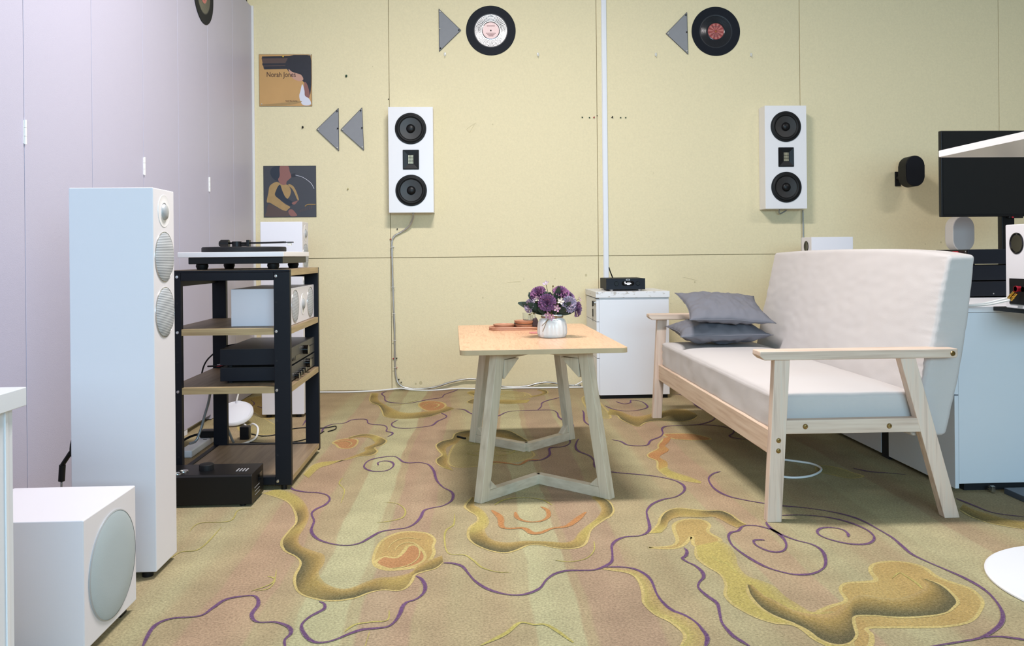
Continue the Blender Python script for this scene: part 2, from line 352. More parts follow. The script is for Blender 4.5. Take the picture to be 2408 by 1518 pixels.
BANDS=[
([-.728,2.870,-.663,2.813,-.614,2.749,-.571,2.641,-.548,2.543,-.553,2.462,-.553,2.378,-.528,2.305,-.486,2.255,-.463,2.201,-.460,2.116,-.441,2.041,-.414,1.997,-.366,1.966,-.328,1.960,-.288,1.973,-.258,2.002,-.226,2.016,-.191,2.008,-.171,2.028,-.161,2.072,-.157,2.106,-.133,2.128,-.107,2.145,-.089,2.187],
 [-.695,2.922,-.644,2.885,-.591,2.807,-.547,2.705,-.519,2.593,-.512,2.491,-.512,2.413,-.493,2.345,-.452,2.300,-.413,2.263,-.402,2.197,-.404,2.136,-.380,2.076,-.350,2.041,-.322,2.028,-.298,2.042,-.275,2.069,-.247,2.092,-.208,2.098,-.178,2.114,-.165,2.131,-.158,2.155,-.137,2.191,-.115,2.215,-.094,2.237],[0,0,0,0.1,0.3,0.8,0.9,0.8,0.3,0.5,0.9,1,1,1,1,0.8,0.5,0.7,1,1,0.5,0.4,0.7,0.8,0.7]),
([-.014,2.772,-.038,2.675,-.022,2.617,.000,2.571,.003,2.519,-.019,2.470,-.026,2.407,-.018,2.346,.009,2.294,.048,2.254,.082,2.245,.112,2.266,.143,2.298,.178,2.296,.215,2.272,.254,2.262,.291,2.280,.312,2.329,.334,2.412,.378,2.490,.413,2.539,.432,2.601,.432,2.687,.407,2.759],
 [.001,2.750,-.008,2.682,.009,2.652,.028,2.595,.038,2.516,.032,2.467,.024,2.435,.031,2.380,.050,2.341,.080,2.325,.105,2.327,.136,2.335,.176,2.329,.210,2.322,.245,2.312,.272,2.332,.295,2.391,.323,2.445,.351,2.492,.375,2.542,.393,2.604,.393,2.680,.379,2.731],[0.6,0.9,0.6,0.1,0,0,0.1,0.7,1,1,0.9,0.6,0.5,0.6,0.3,0.1,0,0,0.4,0.9,1,0.9,0.6]),
([.261,3.507,.234,3.566,.195,3.687,.152,3.804,.079,3.838,.013,3.836,-.045,3.822,-.093,3.769,-.106,3.660,-.144,3.621,-.170,3.545,-.156,3.446,-.138,3.367,-.157,3.295,-.150,3.224,-.120,3.154],
 [.250,3.459,.214,3.494,.165,3.566,.122,3.657,.068,3.698,.012,3.703,-.036,3.689,-.067,3.638,-.081,3.570,-.110,3.523,-.124,3.475,-.121,3.396,-.111,3.320,-.113,3.249,-.100,3.179,-.085,3.112],[0.5,0.8,0.9,0.9,0.9,0.8,0.9,0.9,0.8,0.9,1,0.3,0.2,0.9,0.7,0.1]),
([-.568,3.719,-.549,3.754,-.514,3.788,-.464,3.772,-.406,3.686,-.389,3.632,-.401,3.565,-.426,3.517,-.407,3.452,-.424,3.386,-.473,3.372,-.509,3.325,-.561,3.301,-.607,3.285,-.633,3.237,-.640,3.106],
 [-.556,3.693,-.540,3.716,-.506,3.724,-.472,3.707,-.450,3.655,-.436,3.602,-.453,3.553,-.470,3.515,-.460,3.466,-.473,3.426,-.502,3.374,-.534,3.307,-.565,3.245,-.593,3.206,-.603,3.154,-.610,3.054],[0.8,0.9,0.6,0,0.7,0.9,0.9,0.4,0.8,0.6,0.2,0.1,0,0,0,0]),
([-.614,4.924,-.588,4.651,-.524,4.507,-.483,4.323,-.458,4.201,-.384,4.135,-.297,4.140,-.228,4.179,-.186,4.246,-.142,4.315,-.112,4.388],
 [-.571,4.920,-.547,4.704,-.501,4.559,-.451,4.447,-.403,4.340,-.343,4.285,-.290,4.305,-.245,4.325,-.199,4.345,-.173,4.394,-.156,4.455],[0.2,0.7,0.5,0.9,1,0.8,0.4,0.5,0.8,0.8,0.6]),
([-.050,4.866,.007,4.737,-.023,4.651,-.047,4.569,-.003,4.509,.085,4.528,.181,4.491,.280,4.519],
 [-.024,4.947,.060,4.835,.058,4.731,.017,4.647,.066,4.613,.146,4.623,.216,4.616,.306,4.618],[0.3,0.8,0.3,0.8,0.7,0.5,0.4,0.1]),
([.378,4.964,.419,4.913,.419,4.817,.365,4.730,.311,4.694],
 [.364,4.932,.387,4.884,.387,4.820,.352,4.762,.308,4.724],[0.7,0.9,0.8,0.7,0.2]),
([.663,4.141,.704,4.114,.706,4.023,.729,3.913,.757,3.840,.809,3.926,.869,3.964,.935,3.949,1.003,3.942,1.059,3.990,1.099,4.067],
 [.704,4.333,.742,4.229,.764,4.145,.788,4.083,.836,4.101,.904,4.165,.984,4.230,1.039,4.265,1.081,4.246,1.095,4.195,1.105,4.122],[0.2,0.8,0.9,0.8,0.6,0.8,0.9,0.9,0.9,1,0.9]),
([.816,3.584,.798,3.537,.766,3.462,.751,3.399,.692,3.311,.683,3.253,.702,3.194,.679,3.074,.689,2.973,.722,2.922,.785,2.871],
 [.858,3.627,.846,3.575,.822,3.508,.792,3.444,.789,3.364,.728,3.263,.737,3.177,.719,3.071,.743,3.005,.766,2.966,.794,2.893],[-1,-1,-1,-0.6,-1,-1,-0.3,0,0,0,0]),
([.495,2.369,.538,2.445,.561,2.511,.594,2.570,.635,2.598,.677,2.582,.718,2.566,.762,2.563,.783,2.520,.788,2.468,.799,2.425],
 [.533,2.373,.559,2.419,.576,2.467,.600,2.499,.630,2.509,.661,2.503,.694,2.500,.722,2.502,.736,2.477,.749,2.429,.761,2.399],[0,0.1,0.6,1,0.8,0.4,0.4,1,1,0.8,0.5]),
([.601,2.258,.582,2.178,.590,2.114,.609,2.052,.602,1.985,.584,1.933,.583,1.883,.595,1.844,.615,1.805,.644,1.776,.679,1.765,.692,1.739,.698,1.697,.713,1.661],
 [.682,2.295,.693,2.251,.689,2.183,.672,2.108,.673,2.042,.697,2.006,.716,1.972,.720,1.914,.734,1.863,.745,1.829,.767,1.823,.802,1.820,.802,1.757,.763,1.657],[0,0,0,0,0,0,0,0,0,0,0,0,0,0]),
([.654,1.987,.640,1.929,.641,1.859,.657,1.811,.683,1.774,.700,1.738,.709,1.696,.731,1.669,.763,1.673,.795,1.707,.813,1.756,.833,1.795,.873,1.797,.927,1.784,.987,1.785,1.040,1.799,1.079,1.830,1.103,1.857,1.116,1.907,1.117,1.955,1.101,1.989],
 [.665,1.983,.672,1.922,.687,1.894,.702,1.855,.723,1.825,.750,1.813,.779,1.814,.798,1.820,.818,1.838,.839,1.856,.856,1.874,.887,1.904,.917,1.905,.939,1.888,.980,1.885,1.019,1.903,1.051,1.922,1.068,1.936,1.080,1.952,1.087,1.968,1.091,1.995],[1,1,1,1,1,1,1,1,1,1,1,1,1,1,1,1,1,1,1,1,1]),
([.320,2.108,.379,2.080,.397,2.033,.393,1.957,.383,1.897,.395,1.838,.421,1.796,.436,1.747,.432,1.715,.412,1.680],
 [.335,2.117,.400,2.094,.423,2.051,.425,1.976,.425,1.902,.438,1.850,.465,1.814,.478,1.760,.477,1.716,.459,1.677],[-3,-3,-3,-3,-3,-3,-3,-3,-3,-3]),
([1.502,2.518,1.496,2.448,1.513,2.388,1.545,2.353,1.584,2.325],
 [1.548,2.571,1.548,2.515,1.570,2.460,1.588,2.419,1.627,2.387],[0.6,0.8,0.7,0.5,0.4])]
FILLS=[
([-.270,2.187,-.278,2.266,-.272,2.350,-.252,2.401,-.219,2.434,-.178,2.434,-.140,2.413,-.119,2.361,-.122,2.311,-.117,2.255,-.132,2.178,-.167,2.153,-.208,2.143,-.240,2.148],0),
([-.266,2.194,-.250,2.238,-.216,2.229,-.200,2.274,-.192,2.316,-.170,2.321,-.147,2.271,-.139,2.217,-.159,2.173,-.195,2.153,-.231,2.154],1),
([-.621,3.635,-.596,3.696,-.551,3.706,-.517,3.661,-.514,3.558,-.537,3.511,-.577,3.531,-.597,3.582],1),
([-.306,4.485,-.299,4.594,-.241,4.627,-.180,4.565,-.161,4.455,-.190,4.355,-.255,4.341],1),
([-.095,3.521,-.044,3.690,.068,3.698,.143,3.602,.235,3.365,.185,3.252,.078,3.205,-.059,3.162,-.109,3.248],2),
([.471,2.256,.532,2.263,.562,2.304,.574,2.394,.590,2.449,.629,2.485,.677,2.481,.691,2.433,.668,2.371,.682,2.295,.601,2.258,.612,2.337,.575,2.274,.532,2.242],0),
([.758,1.821,.804,1.853,.850,1.879,.864,1.940,.895,1.978,.942,1.983,.977,1.992,.991,2.049,1.023,2.095,1.074,2.110,1.117,2.095,1.137,2.062,1.136,2.003,1.153,1.963,1.174,1.924,1.161,1.858,1.117,1.799,1.071,1.757,1.020,1.738,.959,1.734,.883,1.739,.832,1.738,.826,1.705,.796,1.655,.763,1.657,.802,1.757,.800,1.816],0),
([1.292,3.076,1.347,3.045,1.372,2.966,1.388,2.916,1.327,2.897,1.285,2.948,1.254,3.001],3),
([-.045,4.897,.072,4.950,.280,4.863,.310,4.676,.167,4.632,.027,4.675],2),
([.600,4.646,.658,4.700,.673,4.524,.667,4.071,.595,4.124,.583,4.371],2),
([-1.141,4.042,-1.130,4.308,-.955,4.025,-.852,3.918,-.929,3.833,-1.047,3.843],2),
([-1.321,4.766,-1.185,4.895,-1.069,4.607,-1.014,4.186,-1.145,4.367],0),
([.835,3.666,.919,3.677,.977,3.653,1.020,3.552,.946,3.538,.861,3.573],1)]
THIN=[
([-.486,3.044,-.487,2.973,-.454,2.881,-.443,2.735],2,5),
([-.298,2.734,-.255,2.711,-.226,2.642,-.228,2.571,-.261,2.539,-.302,2.525],2,5),
([-.069,2.594,-.069,2.491,-.089,2.443,-.092,2.367,-.078,2.252,-.034,2.235,-.010,2.194,.013,2.142,.049,2.110,.081,2.104],2,5),
([.328,2.314,.318,2.244,.288,2.186,.243,2.166,.206,2.179],2,5),
([-.201,1.898,-.200,1.847,-.234,1.840,-.268,1.829,-.286,1.796],2,5),
([-.232,1.792,-.233,1.723],2,7),
([-.529,2.121,-.510,2.108,-.503,2.079,-.509,2.041,-.536,2.030],2,5),
([.005,1.713,.059,1.764,.092,1.814,.122,1.803,.153,1.796,.198,1.714],2,9),
([-.225,2.276,-.219,2.318,-.196,2.345,-.170,2.328,-.157,2.278,-.158,2.218,-.182,2.169,-.218,2.153],4,5),
([-.245,2.285,-.240,2.334,-.224,2.369,-.194,2.382,-.157,2.364],4,4),
([.048,2.621,.072,2.548,.074,2.463,.095,2.442,.137,2.442,.160,2.397,.186,2.399,.221,2.433,.265,2.449,.297,2.496,.341,2.580],1,17),
([.121,2.597,.126,2.535,.156,2.499,.195,2.504,.220,2.545,.223,2.608,.206,2.646],1,12),
([.058,2.677,.095,2.733,.155,2.748,.213,2.724,.242,2.663],2,8),
([.009,3.224,.079,3.232,.133,3.200,.167,3.183,.206,3.250,.255,3.251],1,16),
([-.065,3.519,.011,3.562,.086,3.505,.159,3.434,.118,3.345,.010,3.339,-.041,3.389],2,6),
([-.019,3.387,.048,3.444,.120,3.406,.177,3.370],2,5),
([-.609,3.634,-.575,3.659,-.536,3.611,-.542,3.544],4,6),
([-.290,4.457,-.248,4.561,-.197,4.501,-.220,4.398],4,7),
([.118,4.695,.174,4.842,.277,4.801,.271,4.710,.189,4.700],4,7),
([-.579,4.566,-.420,4.523,-.314,4.681],2,6),
([-.846,2.484,-.841,2.561,-.755,2.575,-.759,2.681,-.711,2.700],2,4),
([-.826,2.184,-.815,2.306,-.767,2.336,-.763,2.516],2,4),
([-.546,2.029,-.507,2.078,-.517,2.163],2,4),
([1.022,2.000,1.057,2.032,1.062,2.009,1.065,1.964,1.060,1.932],2,5),
([.625,2.188,.628,2.149,.648,2.122,.653,2.049],2,5)]
# ------------------------------------------------------------ setting: floor, walls, ceiling
XL, XR, YB, YN = -1.315, 4.3, 5.03, -2.5
def floor_material():
    m, nt, b = new_mat('patterned_carpet'); N = nt.nodes.new; L = nt.links.new
    tc = N('ShaderNodeTexCoord')
    sx = N('ShaderNodeMapping'); sx.inputs['Scale'].default_value = (5.2, 0.35, 1); sx.inputs['Location'].default_value = (0.35, 0, 0); L(tc.outputs['Object'], sx.inputs[0])
    n1 = N('ShaderNodeTexNoise'); n1.inputs['Scale'].default_value = 1; n1.inputs['Detail'].default_value = 2; L(sx.outputs[0], n1.inputs['Vector'])
    cr = N('ShaderNodeValToRGB'); cr.color_ramp.interpolation = 'B_SPLINE'
    els = cr.color_ramp.elements
    els[0].position = 0.36; els[0].color = srgb(164, 143, 114)
    els[1].position = 0.64; els[1].color = srgb(170, 162, 126)
    e = els.new(0.5); e.color = srgb(168, 151, 117)
    L(n1.outputs['Fac'], cr.inputs[0])
    # pale stripes that run away from the viewer
    sep = N('ShaderNodeSeparateXYZ'); L(tc.outputs['Object'], sep.inputs[0])
    col = cr.outputs[0]
    n0 = N('ShaderNodeTexNoise'); n0.inputs['Scale'].default_value = 2.0; L(tc.outputs['Object'], n0.inputs['Vector'])
    for xc, wd_, c, a in ((-.345, .055, (178, 174, 136), .8), (.175, .05, (178, 174, 136), .7), (-.2, .06, (164, 134, 114), .6), (.32, .07, (162, 134, 114), .6), (-.56, .07, (172, 140, 118), .5), (.78, .06, (174, 142, 118), .5), (1.3, .08, (182, 174, 136), .5)):
        d = N('ShaderNodeMath'); d.operation = 'MULTIPLY_ADD'; L(n0.outputs['Fac'], d.inputs[0]); d.inputs[1].default_value = 0.06; L(sep.outputs['X'], d.inputs[2])
        s_ = N('ShaderNodeMath'); s_.operation = 'SUBTRACT'; L(d.outputs[0], s_.inputs[0]); s_.inputs[1].default_value = xc+0.03
        ab = N('ShaderNodeMath'); ab.operation = 'ABSOLUTE'; L(s_.outputs[0], ab.inputs[0])
        mr = N('ShaderNodeMapRange'); mr.interpolation_type = 'SMOOTHSTEP'; L(ab.outputs[0], mr.inputs[0])
        mr.inputs[1].default_value = wd_*0.9; mr.inputs[2].default_value = wd_*1.1; mr.inputs[3].default_value = a; mr.inputs[4].default_value = 0
        mx = N('ShaderNodeMix'); mx.data_type = 'RGBA'; L(mr.outputs[0], mx.inputs[0]); L(col, mx.inputs[6]); mx.inputs[7].default_value = srgb(*c); col = mx.outputs[2]
    at = N('ShaderNodeAttribute'); at.attribute_name = 'tint'
    # printed marks, edges broken up by the pile
    nf = N('ShaderNodeTexNoise'); nf.inputs['Scale'].default_value = 420; nf.inputs['Detail'].default_value = 2; L(tc.outputs['Object'], nf.inputs['Vector'])
    aa = N('ShaderNodeMath'); aa.operation = 'MULTIPLY_ADD'; L(nf.outputs['Fac'], aa.inputs[0]); aa.inputs[1].default_value = 1.1; aa.inputs[2].default_value = -0.55
    ag = N('ShaderNodeMath'); ag.operation = 'GREATER_THAN'; L(at.outputs['Alpha'], ag.inputs[0]); ag.inputs[1].default_value = 0.02
    am = N('ShaderNodeMath'); am.operation = 'MULTIPLY'; L(aa.outputs[0], am.inputs[0]); L(ag.outputs[0], am.inputs[1])
    ad = N('ShaderNodeMath'); ad.operation = 'ADD'; ad.use_clamp = True; L(at.outputs['Alpha'], ad.inputs[0]); L(am.outputs[0], ad.inputs[1])
    mx = N('ShaderNodeMix'); mx.data_type = 'RGBA'; L(ad.outputs[0], mx.inputs[0]); L(col, mx.inputs[6]); L(at.outputs['Color'], mx.inputs[7])
    # wool speckle
    n2 = N('ShaderNodeTexNoise'); n2.inputs['Scale'].default_value = 170; n2.inputs['Detail'].default_value = 5; n2.inputs['Roughness'].default_value = 0.75; L(tc.outputs['Object'], n2.inputs['Vector'])
    r2 = N('ShaderNodeMapRange'); L(n2.outputs['Fac'], r2.inputs[0]); r2.inputs[1].default_value = 0.3; r2.inputs[2].default_value = 0.7; r2.inputs[3].default_value = 0.58; r2.inputs[4].default_value = 1.36
    n3 = N('ShaderNodeTexNoise'); n3.inputs['Scale'].default_value = 7; n3.inputs['Detail'].default_value = 5; L(tc.outputs['Object'], n3.inputs['Vector'])
    r3 = N('ShaderNodeMapRange'); L(n3.outputs['Fac'], r3.inputs[0]); r3.inputs[1].default_value = 0.3; r3.inputs[2].default_value = 0.7; r3.inputs[3].default_value = 0.83; r3.inputs[4].default_value = 1.03
    mm = N('ShaderNodeMath'); mm.operation = 'MULTIPLY'; L(r2.outputs[0], mm.inputs[0]); L(r3.outputs[0], mm.inputs[1])
    vm = N('ShaderNodeVectorMath'); vm.operation = 'SCALE'; L(mx.outputs[2], vm.inputs[0]); L(mm.outputs[0], vm.inputs['Scale'])
    L(vm.outputs[0], b.inputs['Base Color']); b.inputs['Roughness'].default_value = 0.95; b.inputs['Specular IOR Level'].default_value = 0.1
    bp = N('ShaderNodeBump'); bp.inputs['Strength'].default_value = 0.5; bp.inputs['Distance'].default_value = 0.003
    L(n2.outputs['Fac'], bp.inputs['Height']); L(bp.outputs['Normal'], b.inputs['Normal'])
    return m
mats['carpet'] = floor_material()
C_PURPLE = srgb(104, 74, 110); C_OLIVE = srgb(88, 84, 60); C_MUST = srgb(178, 148, 84); C_YEL = srgb(178, 166, 96); C_ORG = srgb(178, 126, 80); C_PALE = srgb(192, 172, 112); C_GRN = srgb(166, 154, 96)
def mixc(a, b, t): return tuple(a[i]*(1-t)+b[i]*t for i in range(3))
fb = bmesh.new(); tint = fb.verts.layers.float_color.new('tint')
def fv(x, y, z, c, a):
    v = fb.verts.new((x, y, z)); v[tint] = (c[0], c[1], c[2], a); return v
q = [fv(x, y, 0, C_MUST, 0) for x, y in ((XL-.1, YN), (XR, YN), (XR, YB+.02), (XL-.1, YB+.02))]; fb.faces.new(q)
q2 = [fv(x, y, -.05, C_MUST, 0) for x, y in ((XL-.1, YN), (XR, YN), (XR, YB+.02), (XL-.1, YB+.02))]; fb.faces.new(list(reversed(q2)))
for i in range(4): fb.faces.new((q[i], q2[i], q2[(i+1) % 4], q[(i+1) % 4]))
def pairs(l): return [Vector((l[i], l[i+1], 0)) for i in range(0, len(l), 2)]
zz = [0.0003]
def nextz(): zz[0] += 0.000012; return zz[0]
def resample(P, n):
    L_ = [0]
    for a, b in zip(P, P[1:]): L_.append(L_[-1]+(b-a).length)
    out = []; j = 0
    for i in range(n):
        t = L_[-1]*i/(n-1)
        while j < len(L_)-2 and L_[j+1] < t: j += 1
        d = L_[j+1]-L_[j]; out.append(P[j].lerp(P[j+1], (t-L_[j])/d if d > 0 else 0))
    return out
def ribbon(P, col, w, taper=True, var=0.3, colf=None):
    z = nextz(); n = len(P); prev = None
    for i, p in enumerate(P):
        d = (P[min(i+1, n-1)]-P[max(i-1, 0)]); d = d.normalized() if d.length > 0 else Vector((1, 0, 0)); nn = Vector((-d.y, d.x, 0))
        k = 1+var*sin(i*0.21+p.x*9)+0.16*noise.noise(Vector((p.x*140, p.y*140, 0)))
        if taper: k *= min(1, 0.35+min(i, n-1-i)/6)
        c = colf(i/(n-1)) if colf else col
        row = [fv(*(p+nn*s_*w*k/2).to_2d(), z, c, 1.0 if abs(s_) < 0.9 else 0.55) for s_ in (-1, -.6, .6, 1)]
        if prev:
            for j in range(3): fb.faces.new((prev[j], row[j], row[j+1], prev[j+1]))
        prev = row
for l, kind in FILLS:
    P = spline3(pairs(l), 4, closed=True); z = nextz()
    c, a = ((C_MUST, .7), (C_ORG, .78), (C_GRN, .5), (C_GRN, .6))[kind]
    fb.faces.new([fv(p.x, p.y, z, c, a) for p in P])
    ribbon(P+[P[0]], C_PALE, 0.010, taper=False, var=0.2)
for bo, bi, dk in BANDS:
    n = len(dk); N_ = n*6
    A = resample(spline3(pairs(bo), 6), N_); B = resample(spline3(pairs(bi), 6), N_); z = nextz(); prev = None; NS = 9
    for i in range(N_):
        t = i/(N_-1)*(n-1); j = min(int(t), n-2); d = dk[j]*(1-(t-j))+dk[j+1]*(t-j)
        row = []
        for s_ in range(NS+1):
            u = s_/NS; p = A[i].lerp(B[i], u)
            if d <= -2: c, a = mixc(C_YEL, C_MUST, u), 0.85*(1-u*.5)
            elif d < 0: c, a = mixc(C_MUST, C_ORG, min(1, -d)), 0.9
            else:
                g = max(0, 1-u*1.05)**0.75*d
                base = mixc(C_YEL, C_MUST, min(1, .25+d)); c = mixc(base, C_OLIVE, min(1, g*1.15)); a = 0.92 if u < .75 else 0.92-(u-.75)*1.6
            row.append(fv(p.x, p.y, z, c, a))
        if prev:
            for s_ in range(NS): fb.faces.new((prev[s_], row[s_], row[s_+1], prev[s_+1]))
        prev = row
    ribbon(A, C_PALE, 0.007, var=0.2)
for l, kind, w in THIN: ribbon(spline3(pairs(l), 6), (C_MUST, C_ORG, C_YEL, C_PURPLE, C_PALE)[kind], w/1000)
for l in PURPLE: ribbon(spline3(pairs(l), 7), C_PURPLE, 0.0084, var=0.28)
for f in fb.faces:
    if f.normal.z < 0: pass
me = bpy.data.meshes.new('floor')
bmesh.ops.recalc_face_normals(fb, faces=[f for f in fb.faces if len(f.verts) == 4 and f.calc_area() > 1])
fb.to_mesh(me); fb.free(); me.materials.append(mats['carpet'])
fo = bpy.data.objects.new('floor', me); COL.objects.link(fo); struct(fo); ORG['floor'] = Vector()

mats['wallY'] = M('yellow_wallboard', (229, 216, 179), 0.8, bump=0.6, bscale=220, var=0.07, vscale=90, spec=0.3)
mats['wallYd'] = M('yellow_wall_groove', (172, 160, 120), 0.9)
mats['plain'] = M('plain_white_plaster', (150, 146, 142), 0.9)  # unseen walls and ceiling, greyed down so they bounce less light
mats['stain'] = M('wall_scuff', (200, 188, 150), 0.9)
# back wall: boards with narrow grooves over a darker backing
g = G()
xs = [XL-.03, -.503, .757, 2.018, 3.281, XR]
for i in range(5):
    for z0, z1 in ((0, .797), (.797, CEIL)):
        g.box(xs[i]+.0014, xs[i+1]-.0014, YB, YB+.012, z0+.0016, z1-.0016, r=0.0014, seg=2)
wb = g.build('wall_back', 'wallY', smooth=30); struct(wb)
o = G().box(XL-.03, XR, YB+.0121, YB+.1, 0, CEIL).build('backing', 'wallYd', wb)
g = G()
for (x, z, s_) in ((.16, .30, .004), (-.02, .62, .003), (.3, .66, .0035), (.12, 1.6, .004), (-.33, .04, .012), (-.36, .035, .007), (.49, .66, .004), (.68, .68, .009), (1.35, .63, .006), (2.2, 1.95, .003), (2.9, .86, .006), (2.8, .85, .004), (1.2, .5, .003), (.05, .55, .005), (.6, .32, .003), (-.6, 1.95, .003), (1.1, 1.3, .003)):
    g.lathe([(0, 0), (s_, 0)], (x, YB-.0006, z), (0, -1, 0), 9, sx=.8)
for a, b in (((-.04, 1.57), (.02, 1.61)), ((-.02, 1.55), (.01, 1.6)), ((.2, .64), (.28, .645)), ((1.28, .66), (1.36, .64))):
    g.tube([(a[0], YB-.0003, a[1]), ((a[0]+b[0])/2, YB-.0003, (a[1]+b[1])/2+.002), (b[0], YB-.0003, b[1])], .0012, 4)
g.build('wall_scuff', 'stain', wb)
# rest of the shell
o = G().box(XL-.14, XL-.04, YN, YB+.1, 0, CEIL).build('wall_left', 'wallY'); struct(o)
o = G().box(XR, XR+.1, YN, YB+.1, 0, CEIL).build('wall_right', 'plain'); struct(o)
o = G().box(XL-.14, XR+.1, YN, YB+.1, CEIL, CEIL+.1).build('ceiling', 'plain'); struct(o)
# rear wall with the window opening that lets the daylight in
g = G()
g.box(XL-.14, -1.05, YN-.1, YN, 0, CEIL); g.box(2.85, XR+.1, YN-.1, YN, 0, CEIL); g.box(-1.05, 2.85, YN-.1, YN, 0, .6); g.box(-1.05, 2.85, YN-.1, YN, 2.4, CEIL)
o = g.build('wall_rear', 'plain'); struct(o)
# folding partition panels along the left wall
k = 0; y = .32
edges = [.32, .755, 1.19, 1.625, 2.06, 2.495, 2.93, 3.375, 3.77, 4.19, 4.62, 5.012]
for i in range(len(edges)-1):
    y0, y1 = edges[i]+.0012, edges[i+1]-.0012
    z0 = .028 if y1 < 4.2 else .004
    d = G().box(XL-.028, XL, y0, y1, z0, 2.305, r=.0012).build('door_%d' % (i+1), 'door', smooth=30); struct(d)
    if i in (3, 5, 7, 9) :
        g = G()
        yy = edges[i]
        if i != 3: 
            zc = {5: 1.18, 7: 1.175, 9: 1.172}[i]
            g.cyl((XL+.003, yy, zc-.036), (XL+.003, yy, zc-.013), .0042, 10); g.cyl((XL+.003, yy, zc-.012), (XL+.003, yy, zc+.012), .0042, 10); g.cyl((XL+.003, yy, zc+.013), (XL+.003, yy, zc+.036), .0042, 10)
            g.box(XL-.0005, XL+.0012, yy-.006, yy+.006, zc-.034, zc+.034)
            g.build('hinge', 'hinge', d, smooth=30)
    if i in (7,):
        box('foot', 'whitec', d, XL-.02, XL-.003, 3.80, 3.86, 0.0, .028)
# far end strip of the partition
o = box('trim_1', 'hinge', None, XL-.03, XL+.012, YB-.015, YB-.0005, 0.0, 2.31, r=.001); struct(o)
# white cable trunking on the back wall
tr = G().box(.789, .817, YB-.016, YB-.0005, .61, CEIL, r=.002).box(.7865, .8195, YB-.006, YB-.0005, .61, CEIL, r=.001).build('trim_2', 'whitec', smooth=30); struct(tr)
# ------------------------------------------------------------ sofa
t = thing('sofa', 'wooden two-seat sofa with cream canvas seat and tall back cushion', 'sofa', (1.15, 3.25, 0))
FR = 0.026
for yn, s_ in ((2.44, 1), (4.06, -1)):
    ya, yb = (yn, yn+.032) if s_ > 0 else (yn-.032, yn)
    G().prism([(.867, 0), (.911, 0), (.941, .484), (.894, .484)], 1, ya, yb, r=.002).build('leg', 'sofaZ', t, smooth=30)
    G().prism([(1.411, 0), (1.458, 0), (1.326, .484), (1.278, .484)], 1, ya, yb, r=.002).build('leg', 'sofaZ', t, smooth=30)
    y2 = (yn-.006, yn+.062) if s_ > 0 else (yn-.062, yn+.006)
    G().prism([(.848, .5115), (.847, .4965), (.862, .484), (1.448, .484), (1.453, .490), (1.453, .5115)], 1, y2[0], y2[1], r=.003).build('armrest', 'sofaH', t, smooth=30)
    G().prism([(.925, .262), (1.3385, .262), (1.347, .262), (1.3355, .3035), (.929, .3035)], 1, ya+s_*.0015, yb-.0, r=.002).build('side_rail', 'sofaH', t, smooth=30) if s_ > 0 else G().prism([(.925, .262), (1.347, .262), (1.3355, .3035), (.929, .3035)], 1, ya, yb-.0015, r=.002).build('side_rail', 'sofaH', t, smooth=30)
    yo = yn if s_ > 0 else yn
    for (bx, bz) in ((.986, .284), (1.243, .281), (.904, .244), (.903, .213)):
        b_ = G().lathe([(0, .0016), (.0028, .0016), (.003, .004), (.0062, .0035), (.0082, .0)], (bx, yo+(.001 if s_ > 0 else -.001), bz), (0, -s_, 0), 16).build('bolt', 'brass', t, smooth=30)
    y2o = y2[0] if s_ > 0 else y2[1]
    b_ = G().lathe([(0, .001), (.0028, .001), (.003, .0035), (.0062, .0032), (.008, 0)], (1.437, y2o, .497), (0, -s_, 0), 16).build('bolt', 'brass', t, smooth=30)
G().box(.897, .921, 2.4725, 4.0275, .188, .262, r=.002).build('front_rail', 'sofaY', t, smooth=30)
for i in range(9):
    yy = 2.56+i*.17
    G().box(.9215, 1.3445, yy, yy+.06, .236, .250, r=.001).build('slat', 'sofaH', t)
def nz(x, y, z, s_=1.0): return noise.noise(Vector((x*s_, y*s_, z*s_)))
def seatf(p, u):
    x = 1.132+p.x; y = 3.25+p.y; z = .313+p.z
    top = max(0, u.z)
    edge = (1-abs(u.x)**6)*(1-abs(u.y)**10)
    z += top*.012*edge + top*.0015*nz(x, y, z, 9)
    if u.z < 0 and abs(u.z) > .9: z = max(z, .2515)
    e = math.exp(-(1-abs(u.y))*22)
    x -= (u.x < -.8)*(.004*nz(x*2, y*6, z*8, 2)+e*.003*sin(z*260+y*30))
    y += 0.002*nz(x*5, 1, z*5, 3)*(abs(u.y) > .95)
    return Vector((x, y, z))
G().slab(seatf, (30, 90, 8), (.2225, .7625, .060), .016).build('seat_cushion', 'fabric', t, smooth=True)
